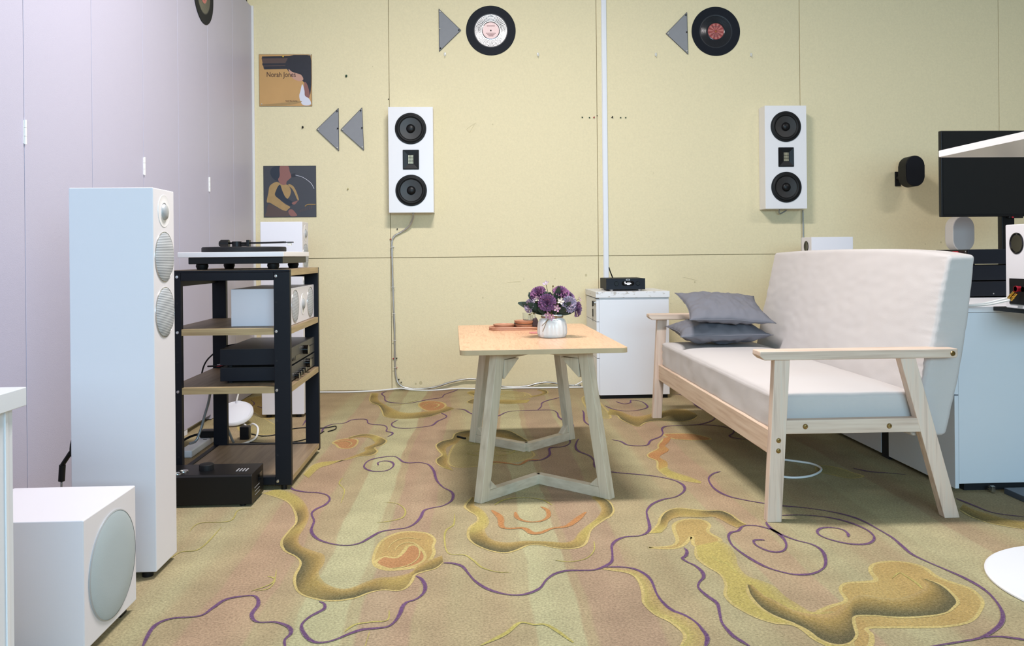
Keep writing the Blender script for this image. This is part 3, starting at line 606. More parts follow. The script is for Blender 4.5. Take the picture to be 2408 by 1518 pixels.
def backf(p, u):
    # p.z along height 0..1 ; lean back, thicker at the bottom
    zt = (u.z+1)/2
    zz_ = .238+.566*(p.z/.283+1)/2
    thick = .112-.028*zt
    front = 1.330+.128*zt**0.93
    k = (p.x/.05+1)/2
    belly = .013*sin(pi*min(1, zt*.95+.05))*(1-abs(u.y)**12)
    x = front-belly*(1-k) + thick*k + .01*k*sin(pi*zt)
    y = 3.225+p.y
    # top line rises slightly in the middle and droops at the ends
    zz_ += zt*.012*(1-abs(u.y)**2.2) - zt*.012*max(0, -u.y)**6
    if k < .35:
        dn = (u.y+1)*.742; e = math.exp(-dn*13); ea = math.exp(-dn*34)
        x += ea*(1-math.exp(-dn*90))*.0030*sin(zz_*300+9*nz(zz_, 0, 0, 14)) + e*.008*nz(dn*1.2, zz_*15+dn*3, 7, 1)*(1-math.exp(-dn*30)) + .004*nz(y*1.1, zz_*3+y*.6, 0, 3)
        e2 = math.exp(-(1-u.y)*.742*18); x += e2*.0035*nz(1, zz_*22, 3, 1)
    x += .0018*nz(y*3, zz_*7, 3, 5)
    if u.y < -.9: y += .003*nz(x*20, zz_*9, 0, 1)+.001*sin(zz_*200)*(1-k)
    return Vector((x, y, zz_))
G().slab(backf, (8, 150, 70), (.05, .742, .283), .013).build('back_cushion', 'fabric', t, smooth=True)

# ------------------------------------------------------------ pillows
def pillow(name, label, c, hx, hy, T, tiltx, tilty, rz, seed, crumple):
    Rm = Matrix.Rotation(radians(rz), 3, 'Z') @ Matrix.Rotation(radians(tiltx), 3, 'X') @ Matrix.Rotation(radians(tilty), 3, 'Y')
    g = G(); c = Vector(c); n = 56
    def f(side):
        def ff(u, v):
            a, b = u*2-1, v*2-1
            th = T*(max(0, 1-abs(a)**2.4)**.55)*(max(0, 1-abs(b)**2.4)**.55)
            x = hx*a*(1-.12*(1-b*b)); y = hy*b*(1-.12*(1-a*a))
            ed = max(abs(a), abs(b))
            w = crumple*(noise.noise(Vector((a*2.2+seed, b*2.2, side)))*1.0+.6*noise.noise(Vector((a*5+seed, b*2.5, side*3)))+.35*noise.noise(Vector((a*10, b*5+seed, side))))*(1-ed**8)
            r_ = crumple*.55*sin((a if abs(b) > abs(a) else b)*21+seed)*math.exp(-(1-ed)*7)*(1-ed**20)
            pz = side*th+(w+r_)*min(1, th/T*2)
            edge_w = crumple*.4*noise.noise(Vector((a*2.5+seed, b*2.5+9, 0)))
            return c+Rm@Vector((x, y, pz+edge_w))
        return ff
    g.grid(f(1), n, n); g.grid(f(-1), n, n)
    bmesh.ops.remove_doubles(g.bm, verts=g.bm.verts, dist=.0004)
    o = g.build(name, 'pillow', smooth=True, org=c)
    tag(o, label, 'pillow', 'grey cushions on the sofa')
    # seam piping round the rim as part of the cushion
    g = G(); P = []
    for k in range(4):
        for i in range(24):
            a = -1+2*i/24; a, b = ((a, -1), (1, a), (-a, 1), (-1, -a))[k]
            x = hx*a*(1-.12*(1-b*b)); y = hy*b*(1-.12*(1-a*a))
            P.append(c+Rm@Vector((x, y, crumple*.4*noise.noise(Vector((a*2.5+seed, b*2.5+9, 0))))))
    P.append(P[0]); g.tube(P, .0018, 6, smooth_=False); g.build('seam', 'pillow', o, smooth=True)
    return o
pillow('throw_pillow', 'crumpled grey pillow underneath, lying flat on the sofa seat', (1.118, 3.79, .447), .205, .175, .052, 2, 0, -2, 3.1, .015)
pillow('throw_pillow', 'smoother grey pillow on top of the other one', (1.14, 3.76, .556), .19, .178, .046, 17, 3, -3, 8.4, .010)

# ------------------------------------------------------------ coffee table
t = thing('coffee_table', 'small coffee table with light oak top and whitewashed wooden legs', 'table', (.23, 3.18, 0))
ra = radians(1.5); TC = Vector((.213, 3.165, 0))
def tr_(x, y, z): return Vector((TC.x+x*cos(ra)-y*sin(ra), TC.y+x*sin(ra)+y*cos(ra), z))
def rrect(hx, hy, r, n=6):
    P = []
    for cx_, cy_, a0 in ((hx-r, hy-r, 0), (-hx+r, hy-r, 90), (-hx+r, -hy+r, 180), (hx-r, -hy+r, 270)):
        for i in range(n+1):
            a = radians(a0+90*i/n); P.append((cx_+r*cos(a), cy_+r*sin(a)))
    return P
def rot_g(g, z=None):
    for v in g.bm.verts: v.co = tr_(v.co.x, v.co.y, v.co.z)
    return g
g = G().prism(rrect(.275, .485, .022), 2, .4835, .5, r=.0012); rot_g(g).build('tabletop', 'oakedge', t, smooth=30)
g = G().prism(rrect(.2742, .4842, .0215), 2, .4998, .5004); rot_g(g).build('top_veneer', 'oak', t)
tf = []
for sx_ in (-1, 1):
    for sy_ in (-1, 1):
        F_ = tr_(sx_*.222, sy_*.455, 0); Mid = tr_(0, sy_*.235, 0)
        d = (Mid-F_).normalized(); side = Vector((-d.y, d.x, 0))
        T_ = F_+d*.085; T_.z = .483
        W_ = .033
        # leg cut flat at the floor and under the top
        g = G(); outl = [(0, 0), (.037, 0), (.085+.040, .483), (.085, .483)]
        def mkp(pl, w): 
            va = [g.bm.verts.new(F_+d*a+Vector((0, 0, z))+side*w/2) for a, z in pl]; vb = [g.bm.verts.new(F_+d*a+Vector((0, 0, z))-side*w/2) for a, z in pl]
            g.bm.faces.new(va); g.bm.faces.new(list(reversed(vb))); n = len(pl)
            for i in range(n): g.bm.faces.new((va[i], vb[i], vb[(i+1) % n], va[(i+1) % n]))
            g._bev(va+vb, .0015, 2)
        mkp(outl, W_); g.build('leg', 'pineZ', t, smooth=30)
        g = G(); L_ = (Mid-F_).length
        mkp([(.038, 0), (L_, 0), (L_, .034), (.0412, .034)], W_*.92); g.build('stretcher', 'pineH', t, smooth=30)
        g = G(); mkp([(.0422, .0342), (.085, .0342), (.0455, .07)], W_*.8); g.build('gusset', 'pineZ', t)
        g = G(); mkp([(.127, .4832), (.1245, .455), (L_, .462), (L_, .4832)], W_*.7); g.build('apron', 'pineH', t, smooth=30)
        g = G(); mkp([(.1235, .4545), (.200, .4545), (.122, .39), (.1185, .395)], W_*.85); g.build('bracket', 'pineZ', t)

# ------------------------------------------------------------ things on the coffee table
TT = .5005
vc = (.287, 3.075)
def flute(a, h): return 1+.07*abs(sin(a*9+(.9 if h > .045 else 0)*h*10))*(1 if .004 < h < .066 else 0)
vase = thing('vase', 'white fluted ceramic vase with twine around its neck, on the table', 'vase', (vc[0], vc[1], TT))
G().lathe([(0, 0), (.047, 0), (.0515, .003), (.0525, .015), (.0515, .040), (.0495, .055), (.044, .0655), (.0390, .0695), (.0388, .076), (.0398, .084), (.0366, .084), (.0355, .073), (.04, .06), (.04, .02), (0, .012)], (vc[0], vc[1], TT), n=72, flute=flute).build('body', 'vase', vase, smooth=True)
g = G(); P = [(vc[0]+.0405*cos(a), vc[1]+.0405*sin(a), TT+.0745+.0008*sin(a*3)) for a in [2*pi*i/32 for i in range(33)]]
g.tube(P, .0016, 6, smooth_=False); g.tube([(p[0], p[1], p[2]+.003) for p in P], .0014, 6, smooth_=False)
f0 = Vector((vc[0]-.012, vc[1]-.042, TT+.075))
g.tube([f0, f0+Vector((.012, -.006, .006)), f0+Vector((.028, -.003, .004)), f0+Vector((.022, -.004, -.003)), f0+Vector((.004, -.003, 0))], .0014, 6)
g.tube([f0, f0+Vector((-.012, -.006, -.014)), f0+Vector((-.021, -.012, -.034)), f0+Vector((-.028, -.013, -.05))], .0013, 6)
g.tube([f0, f0+Vector((-.018, -.004, -.018)), f0+Vector((-.030, -.006, -.03))], .0013, 6)
g.build('twine', 'twine', vase, smooth=True)
rnd = random.Random(11)
def carnation(c, ax, r, mat, label):
    c = Vector(c); ax = Vector(ax).normalized(); q = Vector((0, 0, 1)).rotation_difference(ax).to_matrix()
    th = thing('carnation', label, 'flower', c, 'purple carnations in the white vase')
    g = G()
    r *= 1.13
    for ring, (k, rr, tilt) in enumerate(((9, 1.0, 78), (8, .86, 58), (7, .68, 38), (5, .46, 18))):
        for i in range(k):
            a0 = 2*pi*(i+.5*(ring % 2))/k+rnd.uniform(-.1, .1); hw = 2.3*pi/k/2; sd = rnd.uniform(0, 50); tl = radians(tilt+rnd.uniform(-7, 7))
            def f(u, v, a0=a0, hw=hw, sd=sd, tl=tl, rr=rr):
                a = a0+(u-.5)*2*hw*(.35+.65*v); rad = r*rr*v*(1+.07*noise.noise(Vector((u*6, sd, 0))))
                ruf = r*.16*v*v*sin(u*17+sd)+r*.10*v*noise.noise(Vector((u*4, v*4, sd)))
                rh = rad*sin(tl)*(1 if v < .7 else 1-(v-.7)*.1); z = rad*cos(tl)*1.0+ruf*sin(tl)*.8
                return c+q@Vector((cos(a)*(rh-ruf*.4), sin(a)*(rh-ruf*.4), z+r*.05))
            g.grid(f, 8, 6)
    g.build('petals', mat, th, smooth=True, normals=False)
    base = Vector((vc[0], vc[1], TT+.07))+Vector((ax.x, ax.y, 0))*.012
    e = c-ax*.004
    g = G(); g.lathe([(0, -.012), (.004, -.010), (.007, -.002), (.008, .003)], c, ax, 10); g.build('calyx', 'leaf', th, smooth=True)
    g = G(); g.tube([base, base.lerp(e, .4)+Vector((0, 0, .012)), base.lerp(e, .8)+Vector((0, 0, .004)), e-ax*.008], .0015, 6); g.build('stem', 'stem', th, smooth=True)
yv = 3.06
CN = [((.236, yv-.005, .661), (-.45, -.55, .55), .029, 'ppl', 'purple carnation at upper left of the bouquet'),
      ((.264, yv-.045, .630), (-.12, -.95, .22), .031, 'ppl', 'bright purple carnation facing front in middle of the bouquet'),
      ((.318, yv-.005, .662), (.15, -.5, .75), .030, 'ppl', 'purple carnation at top right of centre in the bouquet'),
      ((.352, yv+.01, .645), (.7, -.3, .55), .024, 'lilac', 'purple carnation half hidden behind the pale one at right'),
      ((.345, yv-.03, .622), (.35, -.8, .3), .029, 'pplp', 'pale lilac-grey carnation on the right side of the bouquet'),
      ((.372, yv-.02, .605), (.85, -.4, -.1), .027, 'lilac', 'striped lilac carnation drooping lowest at the far right'),
      ((.204, yv-.015, .618), (-.8, -.5, .1), .024, 'pplp', 'pale lilac carnation drooping at the far left of bouquet')]
for a in CN: carnation(*a)
def blossom(c, ax, r, mat, label):
    c = Vector(c); ax = Vector(ax).normalized(); q = Vector((0, 0, 1)).rotation_difference(ax).to_matrix()
    th = thing('small_blossom', label, 'flower', c, 'small blossoms in the white vase')
    g = G()
    for i in range(5):
        a0 = 2*pi*i/5
        def f(u, v, a0=a0):
            w = .52*sin(pi*min(1, v*.85+.12))**.7; a = a0+(u-.5)*2*w
            return c+q@Vector((cos(a)*r*v, sin(a)*r*v, r*.35*v*v+r*.15*(1-(2*u-1)**2)*v*-1))
        g.grid(f, 4, 5)
    g.build('petals', mat, th, smooth=True, normals=False)
    G().lathe([(0, .3*r), (.18*r, .22*r), (.2*r, 0), (0, -.05*r)], c, ax, 8).build('heart', 'bud', th, smooth=True)
    base = Vector((vc[0], vc[1], TT+.07)); g = G()
    g.tube([base, base.lerp(c, .5)+Vector((0, .004, .014)), c-ax*.002], .0011, 5); g.build('stem', 'stem', th, smooth=True)
BL = [((.263, yv-.01, .699), (-.3, -.4, .6), .013, 'pplp', 'tiny lilac blossom at the very top of the bouquet'),
      ((.312, yv-.055, .636), (.1, -.9, .4), .014, 'bud', 'small white-edged blossom in the centre right of the bouquet'),
      ((.298, yv-.060, .611), (0, -1, .1), .014, 'pinkp', 'round pink blossom just above the vase rim'),
      ((.265, yv-.062, .587), (-.3, -1, -.1), .013, 'pinkp', 'pink blossom tied at the twine bow, left one'),
      ((.277, yv-.064, .580), (.2, -1, -.2), .013, 'pinkp', 'pink blossom tied at the twine bow, right one'),
      ((.229, yv-.03, .645), (-.4, -.8, .2), .010, 'bud', 'tiny pale blossom on left side under purple carnation'),
      ((.388, yv, .640), (.8, -.3, .4), .010, 'pinkp', 'tiny dark pink bud at the far right of bouquet'),
      ((.216, yv-.03, .636), (-.6, -.6, .3), .010, 'pplp', 'tiny lilac blossom above the far left carnation')]
for a in BL: blossom(*a)
lf = G()
for i in range(60):
    a = rnd.uniform(0, 2*pi); el = rnd.uniform(.35, 1.4); L_ = rnd.uniform(.055, .10)
    b0 = Vector((vc[0]+.02*cos(a), vc[1]+.02*sin(a), TT+.078)); d = Vector((cos(a)*cos(el), sin(a)*cos(el)*.8, sin(el))); st = b0+d*rnd.uniform(.0, .035)
    s_ = d.cross(Vector((rnd.uniform(-.5, .5), -1, .3))).normalized(); wv = rnd.uniform(.009, .015)
    def f(u, v): return st+d*(L_*v)+Vector((0, 0, -.012*v*v))+s_*((u-.5)*2*wv*sin(pi*min(.98, v*.9+.06))**.8)+Vector((0, 0, .004*abs(u-.5)*2))
    lf.grid(f, 4, 8)
fol = lf.build('bouquet_foliage', 'leaf', org=(vc[0], vc[1], TT+.08), smooth=True, normals=False)
tag(fol, 'dark green leaves between the flowers of the bouquet', 'leaves'); fol['kind'] = 'stuff'
g = G()
for i in range(16):
    a = rnd.uniform(0, 2*pi); rr_ = rnd.uniform(.03, .095); z_ = rnd.uniform(.6, .69)
    if rr_ > .07: z_ = rnd.uniform(.58, .63)
    b0 = Vector((vc[0], vc[1], TT+.08)); e = Vector((vc[0]+rr_*cos(a), vc[1]+rr_*.7*sin(a), z_))
    g.tube([b0, b0.lerp(e, .5)+Vector((0, 0, .02)), e], .0009, 5); g.lathe([(0, -.004), (.003, -.001), (.0028, .003), (0, .006)], e, e-b0, 6)
g.build('sprigs', 'stem', fol, smooth=True)

tray = thing('serving_tray', 'long reddish wooden tray on the coffee table, behind the vase', 'tray', (.165, 3.40, TT))
def oval(hx, hy, r): return rrect(hx, hy, r, 8)
G().prism([(p[0]+.165, p[1]+3.405) for p in oval(.107, .05, .042)], 2, TT, TT+.008, r=.002).build('base', 'walnut', tray, smooth=30)
g = G(); P = [(p[0]+.165, p[1]+3.405, TT+.0095) for p in oval(.104, .047, .04)]; P.append(P[0]); g.tube(P, .0042, 8, smooth_=False); g.build('rim', 'walnut', tray, smooth=True)
def dish(x, y, z, r, label, first=None):
    if first: return dup(first, (x, y, z), label)
    o = G().lathe([(0, 0), (r*.80, 0), (r*.93, .005), (r, .012), (r*.985, .0145), (r*.90, .0105), (r*.7, .0085), (0, .008)], (x, y, z), n=48).build('wooden_dish', 'walnut', smooth=30, org=(x, y, z))
    return tag(o, label, 'dish', 'wooden dishes on the tray')
d1 = dish(.120, 3.405, TT+.0085, .045, 'round wooden dish alone at the left end of the tray')
dish(.208, 3.40, TT+.0085, .045, 'lower wooden dish of the stacked pair beside the vase', d1)
dish(.206, 3.395, TT+.0235, .045, 'upper wooden dish of the stacked pair, under the glass', d1)
gm, nt, b = new_mat('clear_glass'); b.inputs['Transmission Weight'].default_value = 1; b.inputs['Roughness'].default_value = .12; b.inputs['IOR'].default_value = 1.45; b.inputs['Base Color'].default_value = (.95, .97, .96, 1)
mats['glass'] = gm
cup = thing('glass_cup', 'short clear glass cup on the stacked wooden dishes', 'cup', (.222, 3.385, TT+.039))
G().lathe([(0, 0), (.023, 0), (.026, .002), (.027, .03), (.0255, .03), (.0245, .004), (0, .003)], (.222, 3.385, TT+.039), n=40).build('body', 'glass', cup, smooth=30)
G().lathe([(.0272, .006), (.0275, .006), (.0275, .022), (.0272, .022)], (.222, 3.385, TT+.039), n=24).build('print_band', 'greyfab', cup, smooth=True) if False else None
for k in range(5):
    a = radians(-100+k*9)
    G().box(.222+.0274*cos(a)-.0006, .222+.0274*cos(a)+.0006, 3.385+.0276*sin(a)-.0004, 3.385+.0276*sin(a), TT+.046, TT+.062).build('printed_mark', 'ampface', cup)
o = G().lathe([(0, 0), (.03, 0), (.032, .0015), (.030, .003), (.008, .003), (.007, .0015), (0, .0015)], (.243, 3.235, TT), n=40).build('coaster', 'pinkc', smooth=30, org=(.243, 3.235, TT)); tag(o, 'flat dusty pink coaster on the table, left of the vase', 'coaster')
g = G(); g.slab(lambda p, u: Vector((.170, 3.44, TT+.02))+Matrix.Rotation(radians(-25), 3, 'Y')@Vector((p.x, p.y, p.z*(1.1-abs(u.x)))), (8, 4, 4), (.016, .01, .008), .006)
o = g.build('scoop', 'blackp', org=(.17, 3.44, TT+.01), smooth=True); tag(o, 'small black scoop between the wooden dishes on the tray', 'scoop')
for v in o.data.vertices: v.co.z += .0
g = G(); g.slab(lambda p, u: Vector((.246, 3.37, TT+.03))+Vector((p.x*(1-.2*u.z), p.y, p.z+.002*sin(p.x*400))), (6, 4, 6), (.012, .012, .0195), .009)
o = g.build('pine_cone', M('dark_brown_knit', (66, 52, 56), .9, bump=.8, bscale=300), org=(.246, 3.37, TT+.01), smooth=True); tag(o, 'dark brown rounded lump on the tray, half hidden by the vase', 'ornament')
# ------------------------------------------------------------ white floor-standing speakers
def tower(x0, x1, y0, y1, label):
    t = thing('tower_speaker', label, 'speaker', ((x0+x1)/2, (y0+y1)/2, 0), 'white tower speakers')
    g = G(); g.box(x0, x1, y0, y1, .016, .985, r=.003); g.build('cabinet', 'white', t, smooth=30)
    yc = (y0+y1)/2
    # baffle looks to the right: waveguide tweeter and two perforated mid-woofers
    tw = G().lathe([(.042, 0), (.0415, .0012), (.036, .0005), (.028, .0008), (.0235, .0015), (.021, .0015)], (x1, yc, .929), (1, 0, 0), 40).build('tweeter', 'whiteb', t, smooth=30)
    G().lathe([(.0215, .0012), (.019, .006), (.010, .0095), (0, .0105)], (x1, yc, .926), (1, 0, 0), 28).build('tweeter_grille', 'grille', tw, smooth=True)
    for zc in (.810, .666):
        w = G().lathe([(.0652, .0), (.0652, .0018), (.0640, .0022), (.0636, .001)], (x1, yc, zc), (1, 0, 0), 56).build('woofer', 'steel', t, smooth=30)
        g = G(); g.lathe([(.0638, .0012), (.058, .0042), (.03, .0062), (0, .0068)], (x1, yc, zc), (1, 0, 0), 56); g.build('woofer_grille', 'perf', w, smooth=True)
    for fx in (x0+.03, x1-.03):
        for fy in (y0+.022, y1-.022): G().cyl((fx, fy, 0), (fx, fy, .016), .0135, 16).build('foot', 'rubber', t, smooth=30)
    return t
m, nt, b = new_mat('perforated_grille')
tc = nt.nodes.new('ShaderNodeTexCoord'); wv = nt.nodes.new('ShaderNodeTexWave'); wv.wave_type = 'BANDS'; wv.bands_direction = 'Z'; wv.inputs['Scale'].default_value = 75; nt.links.new(tc.outputs['Object'], wv.inputs['Vector'])
cr = nt.nodes.new('ShaderNodeValToRGB'); cr.color_ramp.elements[0].position = .25; cr.color_ramp.elements[0].color = srgb(120, 126, 132); cr.color_ramp.elements[1].position = .6; cr.color_ramp.elements[1].color = srgb(205, 208, 212)
nt.links.new(wv.outputs['Fac'], cr.inputs[0]); nt.links.new(cr.outputs[0], b.inputs['Base Color']); b.inputs['Roughness'].default_value = .5; mats['perf'] = m
tower(-1.015, -.8065, 2.127, 2.272, 'tall white tower speaker standing nearest, left of the rack')
tower(-1.072, -.862, 4.215, 4.362, 'tall white tower speaker standing behind the rack near the corner')

# ------------------------------------------------------------ subwoofer
t = thing('subwoofer', 'white cube subwoofer with round grey cloth grille, on the carpet', 'subwoofer', (-.92, 1.82, 0))
G().box(-1.055, -.783, 1.69, 1.945, .022, .285, r=.003).build('cabinet', 'white', t, smooth=30)
G().lathe([(.1135, 0), (.1135, .0022), (.111, .0035)], (-.783, 1.822, .150), (1, 0, 0), 64).build('grille_ring', 'grille', t, smooth=30)
G().lathe([(.1115, .0025), (.10, .006), (.06, .009), (0, .010)], (-.783, 1.822, .150), (1, 0, 0), 64).build('grille', 'cloth', t, smooth=True)
for x in (-1.02, -.815):
    for y in (1.72, 1.915): G().box(x-.016, x+.016, y-.016, y+.016, 0, .022, r=.003).build('foot', 'rubber', t)
# ------------------------------------------------------------ near white cabinet at the left edge
t = thing('storage_cabinet', 'low white cabinet cut off by the left edge of the picture', 'cabinet', (-1.0, 1.0, 0))
G().box(-1.29, -.735, .72, 1.352, .03, .5705, r=.001).build('body', 'whitec', t, smooth=30)
G().box(-1.30, -.722, .70, 1.370, .571, .601, r=.0015).build('top', 'whitec', t, smooth=30)
G().box(-.735, -.7325, 1.328, 1.336, .03, .5705, r=.0008).build('edge_strip', 'whiteb', t)
G().box(-1.27, -.76, .74, 1.33, 0, .03).build('plinth', 'dark', t)

# ------------------------------------------------------------ hi-fi rack
RX0, RX1, RY0, RY1 = -1.068, -.641, 2.91, 3.455
t = thing('equipment_rack', 'black metal rack with four brown oak boards', 'rack', ((RX0+RX1)/2, (RY0+RY1)/2, 0))
PW, PT = .055, .024
for x0, x1 in ((RX0, RX0+PW), (RX1-PW, RX1)):
    for y0, y1 in ((RY0, RY0+PT), (RY1-PT, RY1)):
        p = G().box(x0, x1, y0, y1, .016, .755, r=.0012).build('post', 'black', t, smooth=30)
        s_ = -1 if y0 == RY0 else 1; yf = y0 if s_ < 0 else y1
        bx = x0+(.043 if x0 == RX0 else .008)
        for z in (.741, .549, .345, .03):
            G().lathe([(0, .0008), (.002, .0008), (.0022, .002), (.0048, .0018), (.0056, 0)], (bx, yf, z), (0, s_, 0), 14).build('bolt', 'steel', p, smooth=30)
        for z in (.650, .447, .24, .12):
            G().lathe([(0, .0004), (.0036, .0004), (.0036, 0)], (bx, yf, z), (0, s_, 0), 10).build('hole', 'dark', p)
        G().cyl(((x0+x1)/2, (y0+y1)/2, 0), ((x0+x1)/2, (y0+y1)/2, .016), .010, 14).build('foot', 'rubber', t, smooth=30)
for y0, y1 in ((RY0, RY0+PT), (RY1-PT, RY1)):
    for z0, z1 in ((.727, .755), (.018, .045)): G().box(RX0+PW+.0004, RX1-PW-.0004, y0, y1, z0, z1, r=.001).build('rail', 'black', t, smooth=30)
for z0, z1 in ((.705, .73), (.018, .045)): G().box(RX0+.002, RX0+.022, RY0+PT+.0004, RY1-PT-.0004, z0, z1, r=.001).build('rail', 'black', t, smooth=30)
G().box(RX1-.02, RX1, RY1-.003, RY1+.004, .018, .755).build('end_plate', 'black', t) if False else None
def shelf(z0, z1, ins=0.0, x1=RX1-.0006):
    b_ = G().box(RX0+.001, x1, RY0+PT+.001, RY1-PT-.001, z0, z1, r=.0006).build('shelf', 'rackedge', t)
    g = G(); g.box(RX0+.0015, x1-.0006, RY0+PT+.0015, RY1-PT-.0015, z1, z1+.0004); g.build('board_face', 'rackwood', b_)
    g = G(); g.box(RX0+PW+.0008, RX1-PW-.0008, RY0+.002, RY0+PT+.0012, z0, z1); g.box(RX0+PW+.0008, RX1-PW-.0008, RY1-PT-.0012, RY1-.002, z0, z1)
    if z0 < .7 and z0 > .06: g.bm.free(); [G().box(RX0+PW+.0008, RX1-PW-.0008, ya, yb_, z0, z1).build('board_lip', 'rackedge', b_) for ya, yb_ in ((RY0+.002, RY0+PT+.0008), (RY1-PT-.0008, RY1-.002))]
    else: g.bm.free()
shelf(.7555, .7555) if False else None
b_ = G().box(RX0+.001, RX1, RY0, RY1, .7555, .763, r=.0006).build('top_edge', 'black', t)
b_ = G().box(RX0+.03, RX1+.0008, RY0+PT+.001, RY1-PT+.002, .741, .7630, r=.0006).build('shelf', 'rackedge', t)
G().box(RX0+.003, RX1-.0006, RY0+.002, RY1-.002, .7631, .7638).build('board_face', 'rackwood', b_)
shelf(.538, .560); shelf(.335, .357); shelf(.024, .042)

# ------------------------------------------------------------ turntable on the rack
TX0, TX1, TY0, TY1 = -1.028, -.664, 2.925, 3.37; Z0 = .7640
t = thing('turntable', 'turntable with white plinth and black platter, on top of the rack', 'turntable', (-.85, 3.15, Z0))
for x in (TX0+.065, TX1-.05):
    for y in (TY0+.06, TY1-.06): G().lathe([(0, 0), (.017, 0), (.0215, .013), (.020, .02), (0, .02)], (x, y, Z0), n=20).build('foot', 'rubber', t, smooth=30)
G().box(TX0+.03, TX1-.008, TY0+.02, TY1-.02, Z0+.0202, Z0+.044, r=.002).build('base', 'blackp', t, smooth=30)
G().box(TX0, TX1, TY0, TY1, Z0+.0442, Z0+.062, r=.0015).build('plinth', 'whiteb', t, smooth=30)
pc = (-.850, 3.115)
G().lathe([(0, 0), (.146, 0), (.150, .002), (.150, .015), (.147, .0185), (.0, .0188)], (pc[0], pc[1], Z0+.0625), n=72).build('platter', 'blackm', t, smooth=30)
zt = Z0+.062; ab = Vector((-.937, 3.325, zt))
arm = G().cyl(ab, ab+Vector((0, 0, .044)), .018, 24).cyl(ab+Vector((0, 0, .030)), ab+Vector((.05, -.002, .030)), .005, 12).build('tonearm_pivot', 'blackp', t, smooth=30)
ta = ab+Vector((0, 0, .038))
g = G(); g.tube([ta+Vector((-.03, 0, 0)), ta+Vector((.10, -.004, 0)), ta+Vector((.195, -.02, .001))], .0038, 10); ton = g.build('tonearm', 'blackp', t, smooth=True)
G().cyl(ta+Vector((-.062, 0, -.002)), ta+Vector((-.030, 0, -.002)), .0155, 24).cyl(ta+Vector((-.068, 0, -.002)), ta+Vector((-.062, 0, -.002)), .010, 16).build('counterweight', 'blackp', ton, smooth=30)
G().box(ta.x+.04, ta.x+.052, ta.y-.016, ta.y+.012, ta.z-.014, ta.z+.012, r=.002).build('arm_rest', 'blackp', ton)
G().box(ta.x+.195, ta.x+.226, ta.y-.026, ta.y-.014, ta.z-.001, ta.z+.003, r=.001).build('headshell', 'blackp', ton)
G().box(ta.x+.203, ta.x+.218, ta.y-.024, ta.y-.016, ta.z-.012, ta.z-.0012, r=.001).build('cartridge', 'clear', ton)
for q_ in (.012, .024): G().cyl((ta.x+q_, ta.y-.01, zt), (ta.x+q_, ta.y-.01, zt+.02), .0022, 8).build('lever', 'steel', ton)

# ------------------------------------------------------------ centre speaker on the second board
t = thing('center_speaker', 'white horizontal speaker with two cone grilles, on second board of rack', 'speaker', (-.76, 3.23, .5605))
G().box(-.866, -.657, 2.992, 3.468-.04, .5608, .694, r=.002).build('cabinet', 'white', t, smooth=30)
for yc in (3.07, 3.35):
    w = G().lathe([(.0600, 0), (.0600, .0016), (.0585, .002)], (-.657, yc, .627), (1, 0, 0), 48).build('woofer', 'steel', t, smooth=30)
    G().lathe([(.0590, .001), (.05, .0035), (0, .0055)], (-.657, yc, .627), (1, 0, 0), 10).build('woofer_grille', 'perf', w, smooth=30)
tw = G().lathe([(.040, 0), (.0395, .0012), (.033, .0006), (.024, .001), (.0225, .0015)], (-.657, 3.21, .627), (1, 0, 0), 36).build('tweeter', 'whiteb', t, smooth=30)
G().lathe([(.0215, .0012), (.017, .006), (0, .010)], (-.657, 3.21, .627), (1, 0, 0), 24).build('tweeter_grille', 'grille', tw, smooth=True)

# ------------------------------------------------------------ the two amplifiers on the third board
def amp(z0, z1, label, knobs, name='amplifier'):
    t = thing(name, label, 'amplifier', (-.78, 3.215, z0), 'black hi-fi units on the rack')
    b_ = G().box(-.908, -.6655, 2.998, 3.425, z0+.008, z1-.001, r=.001).build('case', 'ampside', t, smooth=30)
    G().box(-.907, -.666, 2.999, 3.424, z1-.001, z1).build('top_cover', 'amptop', t)
    G().box(-.6652, -.657, 2.995, 3.428, z0+.006, z1, r=.001).build('front_panel', 'ampface', t, smooth=30)
    for x in (-.88, -.70):
        for y in (3.03, 3.39): G().cyl((x, y, z0), (x, y, z0+.008), .012, 14).build('foot', 'rubber', t)
    for (y, z, r_, d) in knobs: G().cyl((-.657, y, z), (-.657+d, y, z), r_, 24).build('knob', 'glossb', t, smooth=30)
    return t
a1 = amp(.3576, .414, 'lower black amplifier with a row of knobs, standing on third board', ((3.26, .395, .017, .018), (3.06, .374, .011, .016), (3.11, .376, .009, .014), (3.15, .378, .009, .014), (3.19, .380, .009, .014)))
for k in range(6): G().box(-.657, -.6555, 3.32+k*.014, 3.326+k*.014, .396, .401).build('button', 'blackp', a1)
a2 = amp(.4146, .480, 'upper black hi-fi unit with one large knob, on another amplifier', ((3.21, .452, .017, .020),))
G().box(-.6572, -.6562, 3.30, 3.42, .452, .456).build('disc_slot', 'dark', a2)
for y in (3.02, 3.04): G().cyl((-.657, y, .437), (-.6545, y, .437), .0055, 12).build('button', 'blackp', a2)
G().box(-.657, -.656, 3.065, 3.15, .430, .445).build('display', 'screen', a2)

